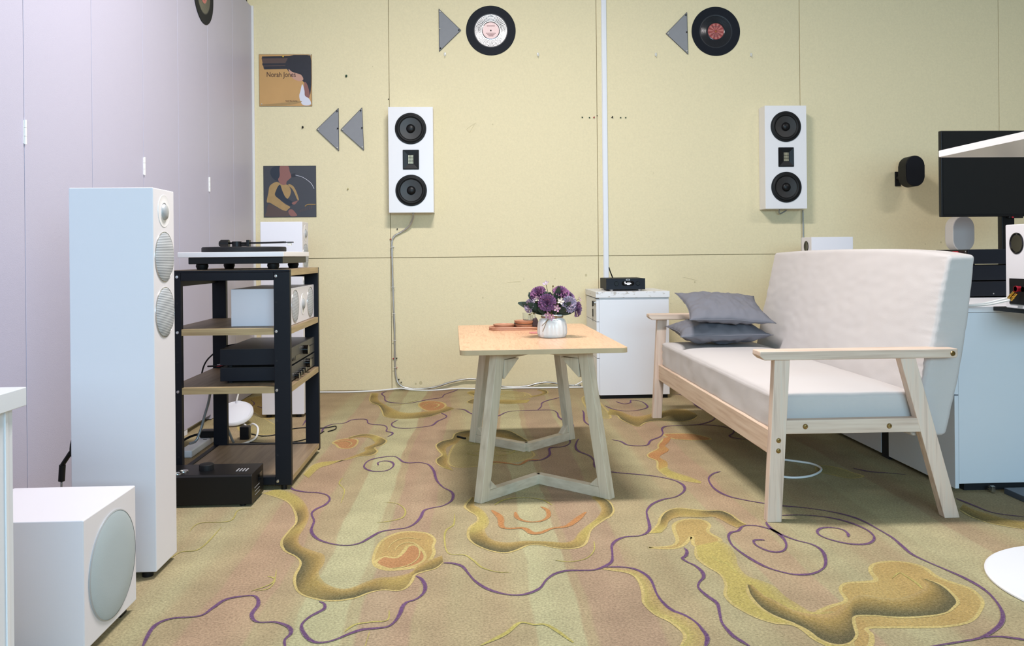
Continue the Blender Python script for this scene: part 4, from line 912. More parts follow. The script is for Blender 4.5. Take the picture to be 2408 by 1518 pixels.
# ------------------------------------------------------------ black power unit in front of the rack
t = thing('mixer_unit', 'black mixing box with knob and sockets, on the carpet before the rack', 'audio mixer', (-.88, 2.80, 0))
g = G(); g.prism([(2.722, .008), (2.722, .098), (2.730, .1035), (2.872, .1035), (2.872, .008)], 0, -1.06, -.727, r=.0015)
g.build('case', 'blackp', t, smooth=30)
for x in (-1.03, -.76):
    for y in (2.74, 2.85): G().cyl((x, y, 0), (x, y, .008), .01, 12).build('foot', 'rubber', t)
G().lathe([(0, 0), (.024, 0), (.024, .016), (.021, .019), (0, .019)], (-.895, 2.80, .1036), n=28).build('knob', 'blackm', t, smooth=30)
for x, y in ((-.965, 2.78), (-.975, 2.752)): G().lathe([(0, 0), (.017, 0), (.016, .003), (.010, .003), (.009, .001), (0, .001)], (x, y, .1036), n=24).build('socket', 'steel', t, smooth=30)
for k in range(4): G().box(-.79+k*.010, -.786+k*.010, 2.765, 2.80, .1036, .105).build('vent_slot', 'greyfab', t)
for k in range(3): G().box(-.727, -.7262, 2.755+k*.003, 2.757+k*.003+.06, .05-k*.012, .051-k*.012).build('printed_line', 'greyfab', t)
G().box(-.727, -.7255, 2.79, 2.85, .06, .085, r=.0005).build('side_grip', 'glossb', t)

# ------------------------------------------------------------ cables and small things behind the rack
def cable(name, mat, pts, r, label, cat='cable', k=6, n=8, tw=0, kind=None, grp=None):
    o = G().tube(pts, r, n, k=k, twist=tw).build(name, mat, org=pts[0], smooth=True); tag(o, label, cat, grp); return o
cable('speaker_cable', 'tube', [(-1.085, 3.40, .335), (-1.09, 3.47, .33), (-1.1, 3.50, .25), (-1.125, 3.50, .15), (-1.15, 3.48, .06), (-1.175, 3.46, .045)], .0055, 'thick grey cable hanging behind the rack, left one of two', tw=.1)
cable('speaker_cable', 'tube', [(-1.03, 3.46, .345), (-1.04, 3.50, .31), (-1.05, 3.53, .2), (-1.05, 3.55, .1), (-1.03, 3.58, .02)], .0055, 'thick grey cable hanging behind the rack, right one of two', tw=.1)
cable('power_cable', 'blackm', [(-.911, 3.40, .45), (-.96, 3.42, .455), (-1.03, 3.45, .44), (-1.09, 3.47, .40), (-1.12, 3.48, .36), (-1.14, 3.5, .3)], .0032, 'black cable curving from the upper unit behind rack')
cable('power_cable', 'blackm', [(-.911, 3.38, .375), (-.98, 3.40, .374), (-1.05, 3.42, .368), (-1.10, 3.47, .36)], .0035, 'black cable leaving the lower amplifier along the board')
for i, (m_, zz_, lb) in enumerate((('redp', .395, 'red wire behind the lower amplifier'), ('whitecord', .403, 'white wire behind the lower amplifier'), ('silver', .43, 'grey wire looping behind both hi-fi units'))):
    cable('wire', m_, [(-.911, 3.33+i*.02, zz_), (-.95, 3.36+i*.01, zz_+.002), (-.99, 3.38+i*.01, zz_-.006), (-1.02, 3.40+i*.01, .372+.004*i), (-1.05, 3.42+i*.01, .366+.004*i)], .002, lb, 'wire')
ps = thing('power_strip', 'white power strip with a black plug, on floor behind the rack', 'power strip', (-1.17, 3.55, 0))
G().box(-1.20, -1.145, 3.40, 3.72, 0, .030, r=.006).build('body', 'whitec', ps, smooth=30)
G().box(-1.165, -1.150, 3.60, 3.605, .03, .031).build('socket', 'blackp', ps)
pl = thing('power_adapter', 'black plug adapter seated in the white power strip', 'adapter', (-1.17, 3.66, .0305))
G().box(-1.19, -1.09, 3.63, 3.68, .0305, .062, r=.005).build('body', 'blackp', pl, smooth=30)
G().tube([(-1.19, 3.655, .045), (-1.23, 3.66, .035), (-1.262, 3.66, .02), (-1.27, 3.60, .012)], .005, 8).build('cord', 'blackm', pl, smooth=True)
pl = thing('power_adapter', 'black boxy adapter beside the white cord loop behind the rack', 'adapter', (-1.0, 3.74, 0))
G().box(-1.045, -1.005, 3.72, 3.76, 0, .058, r=.004).build('body', 'blackp', pl, smooth=30)
cable('white_cord', 'whitecord', [(-1.25, 4.45, .10), (-1.2, 4.2, .03), (-1.09, 4.0, .005), (-1.05, 3.9, .02), (-1.02, 3.85, .045), (-.985, 3.8, .035), (-.975, 3.72, .008), (-1.0, 3.62, .006), (-1.06, 3.58, .006)], .0045, 'thick white cord looping on the carpet behind the rack')
cable('thin_cable', 'blackm', [(-1.0, 3.745, .02), (-.96, 3.78, .003), (-.91, 3.80, .003), (-.86, 3.92, .003), (-.80, 3.95, .003), (-.75, 3.93, .003), (-.70, 3.94, .003), (-.665, 3.97, .003), (-.655, 3.90, .003), (-.68, 3.85, .003)], .0025, 'thin black cable across the carpet toward the far tower speaker')
cable('thin_cable', 'blackm', [(-1.0, 3.66, .003), (-.93, 3.64, .003), (-.86, 3.62, .003), (-.78, 3.66, .003), (-.72, 3.76, .003), (-.70, 3.86, .003)], .0025, 'thin black cable lying nearest behind the rack bottom board')
g = G(); g.lathe([(.080, 0), (.086, .002), (.086, .012), (.079, .018), (.072, .014), (.050, .022), (.020, .026), (0, .026)], (-1.165, 4.08, .0), n=48)
fb_ = thing('fan_base', 'white rimmed round plastic base, tipped up behind the rack', 'fan base', (-1.165, 4.08, 0)); g2 = G()
Rb = Matrix.Rotation(radians(30), 3, 'X'); 
for v in g.bm.verts: p_ = Rb@(v.co-Vector((-1.165, 4.08, 0))); v.co = Vector((-1.165, 4.08, .046))+p_
g.build('shell', 'whitec', fb_, smooth=30)
G().cyl((-1.165, 4.13, .075), (-1.165, 4.14, .10), .016, 20).build('socket_collar', 'whitec', fb_, smooth=30)

ct = thing('speaker_cable', 'red and black cable end hanging behind the nearest tower speaker', 'cable', (-1.104, 2.35, .2))
G().tube([(-1.044, 2.33, .44), (-1.084, 2.34, .38), (-1.109, 2.35, .32), (-1.122, 2.355, .27)], .0042, 8).build('red_wire', 'redp', ct, smooth=True)
G().tube([(-1.044, 2.34, .43), (-1.074, 2.35, .35), (-1.114, 2.35, .31), (-1.124, 2.355, .26)], .0042, 8).build('black_wire', 'blackm', ct, smooth=True)
G().cyl((-1.124, 2.355, .27), (-1.149, 2.36, .235), .006, 12).cyl((-1.149, 2.36, .235), (-1.152, 2.36, .19), .0085, 14).build('connector', 'rubber', ct, smooth=30)
G().tube([(-1.152, 2.36, .19), (-1.152, 2.36, .1), (-1.134, 2.34, .004)], .003, 8).build('lead', 'tube', ct, smooth=True)
# ------------------------------------------------------------ things on the back wall
def record(c, ax, label, lab1, lab2):
    c = Vector(c); ax = Vector(ax).normalized()
    t = thing('vinyl_record', label, 'record', c, 'vinyl records on the walls')
    prof = [(.0036, .0016), (.0545, .0016), (.056, .0013), (.058, .0016), (.1455, .0016), (.147, .0018), (.1505, .0022), (.1505, .0002), (.0036, .0002)]
    G().lathe(prof, c, ax, 96).build('disc', 'vinyl', t, smooth=True)
    l = G().lathe([(.0036, .0021), (.0495, .0021), (.0500, .0018)], c, ax, 48).build('center_label', lab1, t, smooth=30)
    u = ax.cross(Vector((0, 0, 1))).normalized(); w = Vector((0, 0, 1))
    n_ = ax
    if lab2:
        g = G()
        for k in range(11):
            a = 2*pi*k/11; a2 = a+.28
            P = [c+n_*.0023+u*(r*cos(b_))+w*(r*sin(b_)) for r, b_ in ((.010, a), (.048, a), (.048, a2), (.010, a2))]
            g.bm.faces.new([g.bm.verts.new(p) for p in P])
        g.build('label_rays', lab2, l)
    for dz, ww in ((.026, .05), (-.018, .06), (-.026, .045), (-.034, .03)):
        g = G(); P = [c+n_*.0025+u*(s_*ww/2)+w*(dz+q_) for s_, q_ in ((-1, 0), (1, 0), (1, .0035), (-1, .0035))]
        g.bm.faces.new([g.bm.verts.new(p) for p in P]); g.build('label_print', 'labelink', l)
    G().lathe([(0, .006), (.004, .005), (.0045, .002), (.0035, .0)], c, ax, 12).build('pin', 'gold' if lab2 else 'blackp', t, smooth=True)
    return t
mats['labelpink'] = M('pink_label', (236, 200, 196), .4); mats['labelred'] = M('red_label', (150, 62, 60), .6); mats['labelrose'] = M('rose_label', (188, 112, 104), .6); mats['labelink'] = M('label_print_ink', (120, 70, 72), .6)
YW = YB-.0006
record((.114, YW, 2.168), (0, -1, 0), 'black record with pink label, glossy, right of the right-pointing triangle', 'labelpink', None)
record((1.495, YW, 2.167), (0, -1, 0), 'matt black record with red sunburst label, right of the white trunking', 'labelred', 'labelrose')
record((XL+.0006, 4.13, 2.105), (1, 0, 0), 'black record on the lavender partition, cut by the top edge', 'labelrose', None)

def triangle(cx_, cz_, dir_, label, rz=0):
    t = thing('triangle_board', label, 'wall decoration', (cx_, YW, cz_), 'grey triangular boards on the wall')
    h, w_ = .128, .132
    P = [(cx_+dir_*w_/2, cz_), (cx_-dir_*w_/2, cz_+h), (cx_-dir_*w_/2, cz_-h)]
    g = G().prism([(p[0], p[1]) for p in P], 1, YW-.008, YW, r=.0008)
    b_ = g.build('board', 'greytri', t)
    g = G(); L3 = [(P[i][0], YW-.0075, P[i][1]) for i in (0, 1, 2, 0)]
    for i in range(3): g.beam(L3[i], L3[i+1], .0015, .0025, (0, 1, 0))
    g.build('edge_line', 'trieedge', b_)
    for i, (px_, pz_) in enumerate(((P[0][0]-dir_*.012, P[0][1]), (P[1][0]+dir_*.008, P[1][1]-.018), (P[2][0]+dir_*.008, P[2][1]+.018), (cx_-dir_*(w_/2-.005), cz_+.006))):
        G().lathe([(0, .010), (.0038, .0095), (.0042, .006), (.0025, .004), (.003, 0)], (px_, YW-.008, pz_), (0, -1, 0), 10).build('pin', 'blackp' if (i+(dir_ > 0)) % 2 else 'clear', t, smooth=True)
    if rz:
        t.rotation_euler = (0, rz, 0)
    return t
triangle(-.8715, 1.570, -1, 'left one of two grey triangles pointing left beside the album covers')
triangle(-.727, 1.571, -1, 'right one of two grey triangles pointing left, nearer the wall speaker', radians(-1.8))
triangle(-.133, 2.168, 1, 'grey triangle pointing right at a record, top of the wall')
triangle(1.251, 2.152, -1, 'grey triangle pointing left, between trunking and red-label record', radians(-1))

# album covers: plain stand-in pictures in the same colours
def cover_mat(name, bg, strokes): return M(name, bg, .45, var=.08, vscale=9)
mats['tan'] = M('tan_print', (196, 152, 96), .4, var=.10, vscale=7); mats['ink'] = M('dark_print', (36, 34, 44), .4, var=.3, vscale=30); mats['umber'] = M('umber_print', (86, 66, 60), .4)
mats['blush'] = M('blush_print', (196, 150, 130), .4); mats['paper'] = M('white_print', (214, 214, 226), .4); mats['slate'] = M('slate_print', (62, 60, 66), .4, var=.12, vscale=6)
mats['ochre'] = M('ochre_print', (166, 134, 86), .4, var=.15, vscale=40); mats['navy'] = M('navy_print', (34, 38, 52), .4); mats['skin'] = M('warm_brown_print', (140, 92, 84), .4); mats['txt'] = M('brown_lettering', (70, 34, 28), .5)
mats['edgeb'] = M('dark_card_edge', (48, 40, 40), .6)
def cover(x0, x1, z0, z1, bg, label):
    t = thing('album_cover', label, 'album cover', ((x0+x1)/2, YW, (z0+z1)/2), 'album covers on the yellow wall')
    G().box(x0, x1, YW-.003, YW, z0, z1, r=.0006).build('card', 'edgeb', t)
    G().box(x0+.0015, x1-.0015, YW-.0033, YW-.003, z0+.0015, z1-.0015).build('print_field', bg, t)
    return t
lay = [0]
def shape(t, name, mat, pts, x0, z0, s=.312, sm=True):
    """filled outline on a printed card; coordinates 0..1 from the lower left corner"""
    lay[0] += 1; yy = YW-.0034-.00003*(lay[0] % 20)
    P = spline3([(x0+a*s, yy, z0+b*s) for a, b in pts], 5, closed=True) if sm else [Vector((x0+a*s, yy, z0+b*s)) for a, b in pts]
    P = [Vector((min(x0+s-.002, max(x0+.002, p.x)), p.y, min(z0+s*.985, max(z0+.002, p.z)))) for p in P]
    Q = [p for i, p in enumerate(P) if (p-P[i-1]).length > 1e-5]
    g = G(); g.bm.faces.new([g.bm.verts.new(p) for p in Q]); return g.build(name, mat, t)
lay[0] = 0
cx0, cz0 = -1.276, 1.711
t = cover(cx0, cx0+.313, cz0, cz0+.311, 'tan', 'tan album cover with dark shapes and a written name, upper one of two')
shape(t, 'print_bar', 'umber', [(.05, .93), (.62, .94), (.60, .72), (.09, .72)], cx0, cz0, sm=False)
shape(t, 'print_bar', 'ink', [(.06, .955), (.62, .965), (.62, .925), (.06, .915)], cx0, cz0, sm=False)
shape(t, 'print_bar', 'ink', [(.06, .82), (.60, .83), (.58, .79), (.07, .78)], cx0, cz0, sm=False)
shape(t, 'print_bar', 'ink', [(.09, .765), (.56, .775), (.54, .715), (.10, .705)], cx0, cz0, sm=False)
shape(t, 'print_shape', 'ink', [(.60, .97), (.98, .97), (.98, .30), (.93, .22), (.90, .38), (.86, .45), (.80, .50), (.66, .56), (.54, .70), (.50, .80), (.54, .90)], cx0, cz0)
shape(t, 'print_shape', 'blush', [(.56, .71), (.63, .66), (.72, .63), (.80, .60), (.84, .52), (.79, .48), (.70, .50), (.62, .56)], cx0, cz0)
shape(t, 'print_shape', 'skin', [(.86, .46), (.92, .40), (.96, .20), (.90, .14), (.86, .24)], cx0, cz0)
shape(t, 'print_shape', 'paper', [(.82, .42), (.86, .30), (.87, .20), (.95, .14), (.98, .03), (.84, .02), (.78, .10), (.76, .20), (.78, .28)], cx0, cz0)
shape(t, 'print_shape', 'ochre', [(.05, .03), (.3, .05), (.75, .10), (.78, .07), (.5, .015), (.05, .012)], cx0, cz0)
text_mesh('lettering', 'Norah Jones', 'txt', t, .044, (cx0+.012, YW-.0045, cz0+.175), (1, 0, 0), (0, 0, 1)).scale = (.78, 1, 1)
tl = t.children[-1] if False else None
text_mesh('lettering', 'feels like home', 'txt', t, .0115, (cx0+.156, YW-.0045, cz0+.028), (1, 0, 0), (0, 0, 1))
G().lathe([(0, .012), (.005, .011), (.005, .006), (.003, .004), (.0035, 0)], (cx0+.145, YW-.0033, cz0+.296), (0, -1, 0), 12).build('pin', 'yellowp', t, smooth=True)
for a, b in ((.975, .985), (.975, .03), (.05, .04)): G().lathe([(0, .007), (.0035, .006), (.002, 0)], (cx0+.313*a, YW-.0033, cz0+.311*b), (0, -1, 0), 8).build('pin', 'clear', t, smooth=True)
lay[0] = 0
cx0, cz0 = -1.256, 1.046
t = cover(cx0, cx0+.312, cz0, cz0+.308, 'slate', 'dark album cover showing a guitar-playing figure, lower one of two')
shape(t, 'print_shape', 'navy', [(.18, .96), (.36, .985), (.34, .74), (.26, .70), (.17, .76), (.13, .86)], cx0, cz0)
shape(t, 'print_shape', 'skin', [(.32, .985), (.47, .985), (.50, .88), (.53, .78), (.48, .72), (.44, .68), (.42, .58), (.34, .62), (.28, .72), (.31, .80)], cx0, cz0)
shape(t, 'print_shape', 'ochre', [(.26, .68), (.16, .64), (.11, .58), (.09, .46), (.06, .30), (.12, .28), (.22, .22), (.40, .12), (.47, .16), (.50, .20), (.40, .26), (.30, .36), (.46, .36), (.52, .50), (.46, .62), (.36, .62)], cx0, cz0)
shape(t, 'print_shape', 'navy', [(.28, .60), (.32, .62), (.36, .50), (.42, .38), (.50, .33), (.56, .28), (.50, .22), (.34, .32), (.22, .42), (.24, .52)], cx0, cz0)
shape(t, 'print_shape', 'ochre', [(.48, .64), (.56, .60), (.62, .50), (.67, .34), (.64, .34), (.58, .48), (.53, .56), (.48, .60)], cx0, cz0)
shape(t, 'print_shape', 'umber', [(.05, .10), (.08, .24), (.14, .25), (.30, .16), (.46, .10), (.46, .02), (.05, .02)], cx0, cz0)
shape(t, 'print_shape', 'skin', [(.48, .14), (.54, .15), (.60, .09), (.63, .03), (.52, .02), (.47, .09)], cx0, cz0)
shape(t, 'print_shape', 'ink', [(.53, .82), (.60, .84), (.63, .80), (.60, .77), (.54, .77)], cx0, cz0)
g = G(); g.tube([(cx0+.19, YW-.0045, cz0+.252), (cx0+.235, YW-.0045, cz0+.238), (cx0+.28, YW-.0045, cz0+.205), (cx0+.30, YW-.0045, cz0+.17)], .0014, 5); g.build('printed_line', 'paper', t)
shape(t, 'print_shape', 'skin', [(.54, .28), (.62, .31), (.66, .33), (.60, .25), (.55, .25)], cx0, cz0)
g = G(); g.tube([(cx0+.245, YW-.0045, cz0+.064), (cx0+.262, YW-.0045, cz0+.075), (cx0+.308, YW-.0045, cz0+.075)], .003, 5); g.build('printed_line', 'ochre', t)
for k in range(7): G().box(cx0+.215+k*.011, cx0+.219+k*.011, YW-.0042, YW-.0038, cz0+.03+k*.003, cz0+.045+k*.004).build('printed_fret', 'umber', t)

# wall speakers
def wall_speaker(x0, x1, z0, z1, depth, label, lean=0.0):
    cx_ = (x0+x1)/2; t = thing('wall_speaker', label, 'speaker', (cx_, YW, (z0+z1)/2), 'white wall speakers')
    yf = YW-depth
    G().box(x0, x1, yf, YW, z0, z1, r=.0015).build('cabinet', 'whiteb', t, smooth=30)
    zc = (z0+z1)/2
    for dz in (.184, -.181):
        w = G().lathe([(.0925, .0), (.0925, .004), (.088, .005)], (cx_, yf, zc+dz), (0, -1, 0), 64).build('woofer', 'blackm', t, smooth=30)
        G().lathe([(.0885, .0042), (.083, .0032), (.079, .0085), (.073, .0098), (.067, .006), (.064, .003)], (cx_, yf, zc+dz), (0, -1, 0), 64).build('surround', 'rubber', w, smooth=True)
        G().lathe([(.064, .0034), (.045, .0016), (.0262, .0004)], (cx_, yf, zc+dz), (0, -1, 0), 64).build('cone', 'cone', w, smooth=True)
        G().lathe([(.0262, .0006), (.024, .008), (.016, .0135), (0, .0155)], (cx_, yf, zc+dz), (0, -1, 0), 40).build('dust_cap', 'blackp', w, smooth=True)
    rb = G().box(cx_-.0475, cx_+.0475, yf-.004, yf, zc-.058, zc+.059, r=.003).build('tweeter_plate', 'blackm', t, smooth=30)
    g = G()
    o_ = [(cx_-.043, zc-.053), (cx_+.043, zc-.053), (cx_+.043, zc+.054), (cx_-.043, zc+.054)]; i_ = [(cx_-.018, zc-.028), (cx_+.018, zc-.028), (cx_+.018, zc+.029), (cx_-.018, zc+.029)]
    vo = [g.bm.verts.new((a, yf-.0085, b)) for a, b in o_]; vi = [g.bm.verts.new((a, yf-.0045, b)) for a, b in i_]; vb_ = [g.bm.verts.new((a, yf-.004, b)) for a, b in o_]
    for i in range(4): g.bm.faces.new((vo[i], vo[(i+1) % 4], vi[(i+1) % 4], vi[i])); g.bm.faces.new((vb_[i], vb_[(i+1) % 4], vo[(i+1) % 4], vo[i]))
    g.build('horn', 'blackp', rb)
    for i in range(4):
        for j in range(3): G().box(cx_-.0145+i*.0078, cx_-.0100+i*.0078, yf-.0052, yf-.0046, zc-.024+j*.018, zc-.009+j*.018).build('ribbon', 'ribbonm', rb)
    return t
mats['ribbonm'] = M('ribbon_membrane', (196, 188, 160), .3, metal=.4)
t = wall_speaker(-.500, -.236, 1.063, 1.687, .108, 'white wall speaker, left one, with cable running down beneath it')
t2 = wall_speaker(1.757, 2.012, 1.070, 1.692, .108, 'white wall speaker, right one, above the sofa back')
cable('speaker_cable', 'silver', [(-.362, 4.965, 1.0632), (-.362, 4.98, 1.04), (-.385, 5.005, .99), (-.43, 5.020, .955), (-.475, 5.020, .93), (-.492, 5.020, .90), (-.494, 5.020, .84), (-.490, 5.020, .6), (-.483, 5.020, .35), (-.482, 5.020, .15), (-.475, 5.018, .075), (-.455, 5.012, .035), (-.41, 5.01, .014), (-.33, 5.01, .008), (-.24, 5.01, .018), (-.16, 5.01, .042), (-.07, 5.01, .060), (.02, 5.01, .058), (.08, 5.01, .034), (.18, 5.01, .012), (.30, 5.01, .012), (.38, 5.01, .030), (.45, 5.01, .034), (.55, 5.01, .016), (.64, 5.01, .012)], .0058, 'twisted silver cable running down the wall from the left wall speaker', tw=.22)
cable('speaker_cable', 'tube', [(1.86, 4.97, 1.0702), (1.862, 4.985, 1.05), (1.88, 5.005, 1.045), (1.92, 5.015, 1.065)], .004, 'short grey cable loop under the right wall speaker')
cable('speaker_cable', 'tube', [(2.026, 5.022, 1.068), (2.0265, 5.022, .9), (2.027, 5.022, .62)], .004, 'thin cable running down the wall seam behind the sofa')
cable('white_cord', 'whitecord', [(-1.24, 4.98, .035), (-1.15, 4.97, .012), (-1.0, 4.96, .006), (-.91, 4.96, .006), (-.75, 4.955, .005), (-.6, 4.975, .006), (-.5, 4.985, .012), (-.44, 4.985, .016), (-.38, 4.975, .008), (-.28, 4.97, .004), (-.2, 4.98, .005), (-.1, 4.985, .01), (.05, 4.98, .006), (.2, 4.985, .007), (.4, 4.985, .006), (.66, 4.98, .006)], .0048, 'thin white cord lying along the foot of the yellow wall')
cable('white_cord', 'whitecord', [(.60, 4.99, .016), (.64, 4.995, .035), (.672, 5.0, .055)], .004, 'short white cord rising to the white file cabinet')
# push pins and hooks
def pin(x, z, mat, label, r=.0042, ln=.014, name='push_pin', tilt=(.2, -1, .3)):
    o = G().lathe([(0, ln), (r, ln*.95), (r*.85, ln*.55), (r*.5, ln*.4), (r*1.05, ln*.2), (r*.3, 0)], (x, YW, z), tilt, 10).build(name, mat, smooth=True, org=(x, YW, z))
    tag(o, label, 'push pin', 'push pins in the yellow wall'); return o
pin(-.759, 1.889, 'greenp', 'dark green push pin above the pair of left-pointing triangles', .006)
pin(-1.021, 1.582, 'blackp', 'black push pin between the two album covers, left of triangles', .0055)
pin(-.756, 1.211, 'woodpin', 'pale yellow push pin right of the lower album cover')
pin(-.507, 1.752, 'blackp', 'tiny black pin in the seam above the left wall speaker', .003, .006)
pin(.669, 1.639, 'greenp', 'leftmost pin of the row left of the white trunking', .0035, .010, tilt=(-.7, -1, .4))
pin(.713, 1.637, 'greenp', 'second pin of the row left of the white trunking', .0035, .010, tilt=(-.7, -1, .4))
pin(.736, 1.638, 'redp', 'dark red pin in the row left of the white trunking', .0038, .012)
pin(.757, 1.651, 'blackp', 'tiny black pin in the seam left of the white trunking', .003, .005, tilt=(0, -1, 0))
pin(.848, 1.639, 'blackp', 'black pin just right of the white trunking', .0042, .014)
pin(.900, 1.637, 'greenp', 'middle small green pin right of the white trunking', .0035, .009)
pin(.931, 1.637, 'greenp', 'rightmost small green pin right of the white trunking', .0035, .009)
cpz = [(-.463, .968, 'blackp', 'black pin where the cable bends under the left wall speaker'), (-.505, .907, 'redp', 'red pin at the top of the vertical cable run'), (-.486, .862, 'clear', 'upper clear pin beside the vertical cable run'), (-.500, .800, 'redp', 'dark red pin beside the cable at the wall seam'),
       (-.494, .188, 'redp', 'red pin left of the cable low on the wall'), (-.473, .190, 'blackp', 'black pin right of the cable low on the wall'), (-.474, .133, 'redp', 'small red pin beside the cable near its lower bend'), (-.462, .062, 'blackp', 'black pin at the lower bend of the cable'), (-.448, .045, 'blackp', 'lowest black pin by the cable near the floor')]
for x, z, m_, lb in cpz: pin(x, z, m_, lb, .0036, .011)
for i, z in enumerate((.86, .62, .46, .30, .135)):
    o = G().tube([(-.502+.002*i, 5.012, z), (-.490+.0022*i, 5.011, z+.001), (-.478+.002*i, 5.012, z)], .0016, 6).build('cable_clip', 'clear', smooth=True, org=(-.49, 5.02, z))
    tag(o, ('topmost', 'second highest', 'middle', 'second lowest', 'lowest')[i]+' clear clip holding the vertical cable to the wall', 'cable clip', 'clips on the vertical cable')
for x, lb in ((-.165, 'clear plastic hook below the right-pointing triangle'), (.399, 'clear plastic hook right of the glossy record'), (1.122, 'clear plastic hook left below the triangle beside trunking'), (1.713, 'clear plastic hook right of the red-label record')):
    g = G(); z = 2.018; g.slab(lambda p, u: Vector((x, YW-.003, z+.006))+p, (2, 2, 3), (.007, .003, .010), .002); g.tube([(x, YW-.006, z-.004), (x, YW-.012, z-.010), (x, YW-.016, z-.006)], .0024, 6)
    o = g.build('wall_hook', 'clear', smooth=True, org=(x, YW, z)); tag(o, lb, 'hook', 'clear hooks on the wall')

# ------------------------------------------------------------ white file cabinet with streamer
t = thing('file_cabinet', 'white file cabinet with keys in its lock, against the yellow wall', 'cabinet', (.88, 4.8, 0))
G().box(.692, 1.083, 4.585, 5.0, .022, .5635, r=.001).build('body', 'whitec', t, smooth=30)
G().box(.672, 1.086, 4.575, 5.008, .564, .598, r=.0015).build('top', 'wornwhite', t, smooth=30) if False else None
m, nt, b = new_mat('worn_white_edge'); tc = nt.nodes.new('ShaderNodeTexCoord'); n_ = nt.nodes.new('ShaderNodeTexNoise'); n_.inputs['Scale'].default_value = 60; n_.inputs['Detail'].default_value = 6
mp = nt.nodes.new('ShaderNodeMapping'); mp.inputs['Scale'].default_value = (.6, 1, 1.6); nt.links.new(tc.outputs['Object'], mp.inputs[0]); nt.links.new(mp.outputs[0], n_.inputs['Vector'])
cr = nt.nodes.new('ShaderNodeValToRGB'); cr.color_ramp.elements[0].position = .60; cr.color_ramp.elements[0].color = srgb(228, 228, 230); cr.color_ramp.elements[1].position = .68; cr.color_ramp.elements[1].color = srgb(176, 168, 158)
nt.links.new(n_.outputs['Fac'], cr.inputs[0]); nt.links.new(cr.outputs[0], b.inputs['Base Color']); b.inputs['Roughness'].default_value = .45; mats['wornwhite'] = m
G().box(.672, 1.086, 4.575, 5.008, .564, .598, r=.0015).build('top', 'wornwhite', t, smooth=30)
for z0, z1 in ((.432, .558), (.228, .429), (.024, .225)):
    d = G().box(.676, .6915, 4.587, 4.998, z0, z1, r=.001).build('drawer', 'whitec', t, smooth=30)
    if z0 > .4:
        G().cyl((.676, 4.62, .535), (.668, 4.62, .535), .010, 18).build('lock', 'steel', d, smooth=30)
G().box(.70, 1.075, 4.60, 4.99, 0, .022).build('plinth', 'dark', t)
ks = thing('key_ring', 'two black keys hanging from the file cabinet lock', 'keys', (.664, 4.64, .52))
G().box(.6655, .6675, 4.617, 4.625, .515, .548, r=.0006).slab(lambda p, u: Vector((.663, 4.64, .53))+p, (2, 3, 3), (.003, .011, .016), .0028).build('key_head', 'blackp', ks, smooth=30)
G().lathe([(.009, -.0007), (.0102, 0), (.009, .0007), (.0078, 0), (.009, -.0007)], (.664, 4.642, .508), (1, 0, .2), 20).build('ring', 'steel', ks, smooth=True)
G().slab(lambda p, u: Vector((.664, 4.643, .478))+p, (2, 3, 3), (.0025, .009, .022), .0022).box(.663, .6648, 4.640, 4.646, .43, .457).build('hanging_key', 'blackp', ks, smooth=30)

t = thing('music_streamer', 'small black streaming box with antenna and lit display, on file cabinet', 'streaming player', (.85, 4.76, .5985))
G().box(.744, .962, 4.655, 4.885, .606, .668, r=.0015).build('case', 'blackm', t, smooth=30)
G().box(.742, .964, 4.648, 4.6545, .606, .6685, r=.001).build('front_panel', 'ampside', t, smooth=30)
for x in (.775, .935):
    G().lathe([(0, 0), (.011, 0), (.013, .0068), (0, .0068)], (x, 4.668, .599), n=16).build('foot', 'steel', t); G().cyl((x, 4.86, .599), (x, 4.86, .6058), .011, 12).build('foot', 'rubber', t)
for x in (.800, .922): G().lathe([(0, .004), (.011, .004), (.0125, .001), (.0125, 0)], (x, 4.648, .640), (0, -1, 0), 24).build('knob', 'blackp', t, smooth=30)
d = G().prism([(p[0]+.866, p[1]+.6405) for p in rrect(.036, .0125, .0124)], 1, 4.6472, 4.648).build('display', 'glossb', t)
mats['lit'] = M('lit_display_text', (235, 235, 240), .5, emit=1.2)
for x0, x1, z0, z1 in ((.845, .853, .645, .650), (.847, .884, .637, .641), (.860, .876, .632, .634), (.861, .880, .646, .6475)): G().box(x0, x1, 4.6466, 4.6471, z0, z1).build('display_text', 'lit', d)
G().prism([(p[0]+.866, p[1]+.6605) for p in rrect(.0115, .0045, .0044)], 1, 4.6472, 4.648).build('oval_badge', 'grille', t)
G().prism([(p[0]+.866, p[1]+.6605) for p in rrect(.0085, .0022, .0021)], 1, 4.6466, 4.6471).build('badge_center', 'ampside', t)
G().tube([(.818, 4.88, .665), (.816, 4.88, .672), (.802, 4.872, .705), (.795, 4.868, .728)], lambda q_: .0042-.001*q_, 10).build('antenna', 'blackp', t, smooth=True)

# ------------------------------------------------------------ desks on the right
t = thing('sideboard', 'long white sideboard behind the sofa with flush doors', 'sideboard', (1.95, 3.2, 0))
G().box(1.612, 2.35, 2.70, 3.72, .028, .5990, r=.001).build('body', 'whitec', t, smooth=30)
G().box(1.640, 2.33, 2.72, 3.70, 0, .028).build('plinth', 'dark', t)
G().box(1.603, 2.36, 2.69, 3.73, .6005, .620, r=.0015).build('worktop', 'whitec', t, smooth=30)
for y0, y1 in ((2.70, 3.146), (3.205, 3.72)):
    d = G().box(1.598, 1.6115, y0, y1, .012 if y0 < 4 else .03, .322, r=.001).build('door', 'whitec', t, smooth=30)
    G().box(1.598-.006, 1.6115, y0, y1, .326, .597, r=.001).build('drawer', 'whitec', t, smooth=30)
G().box(1.6125, 1.613, 3.147, 3.204, .0, .598).build('door_gap', 'dark', t)  # thin dark sheet, shade of the gap put into its colour
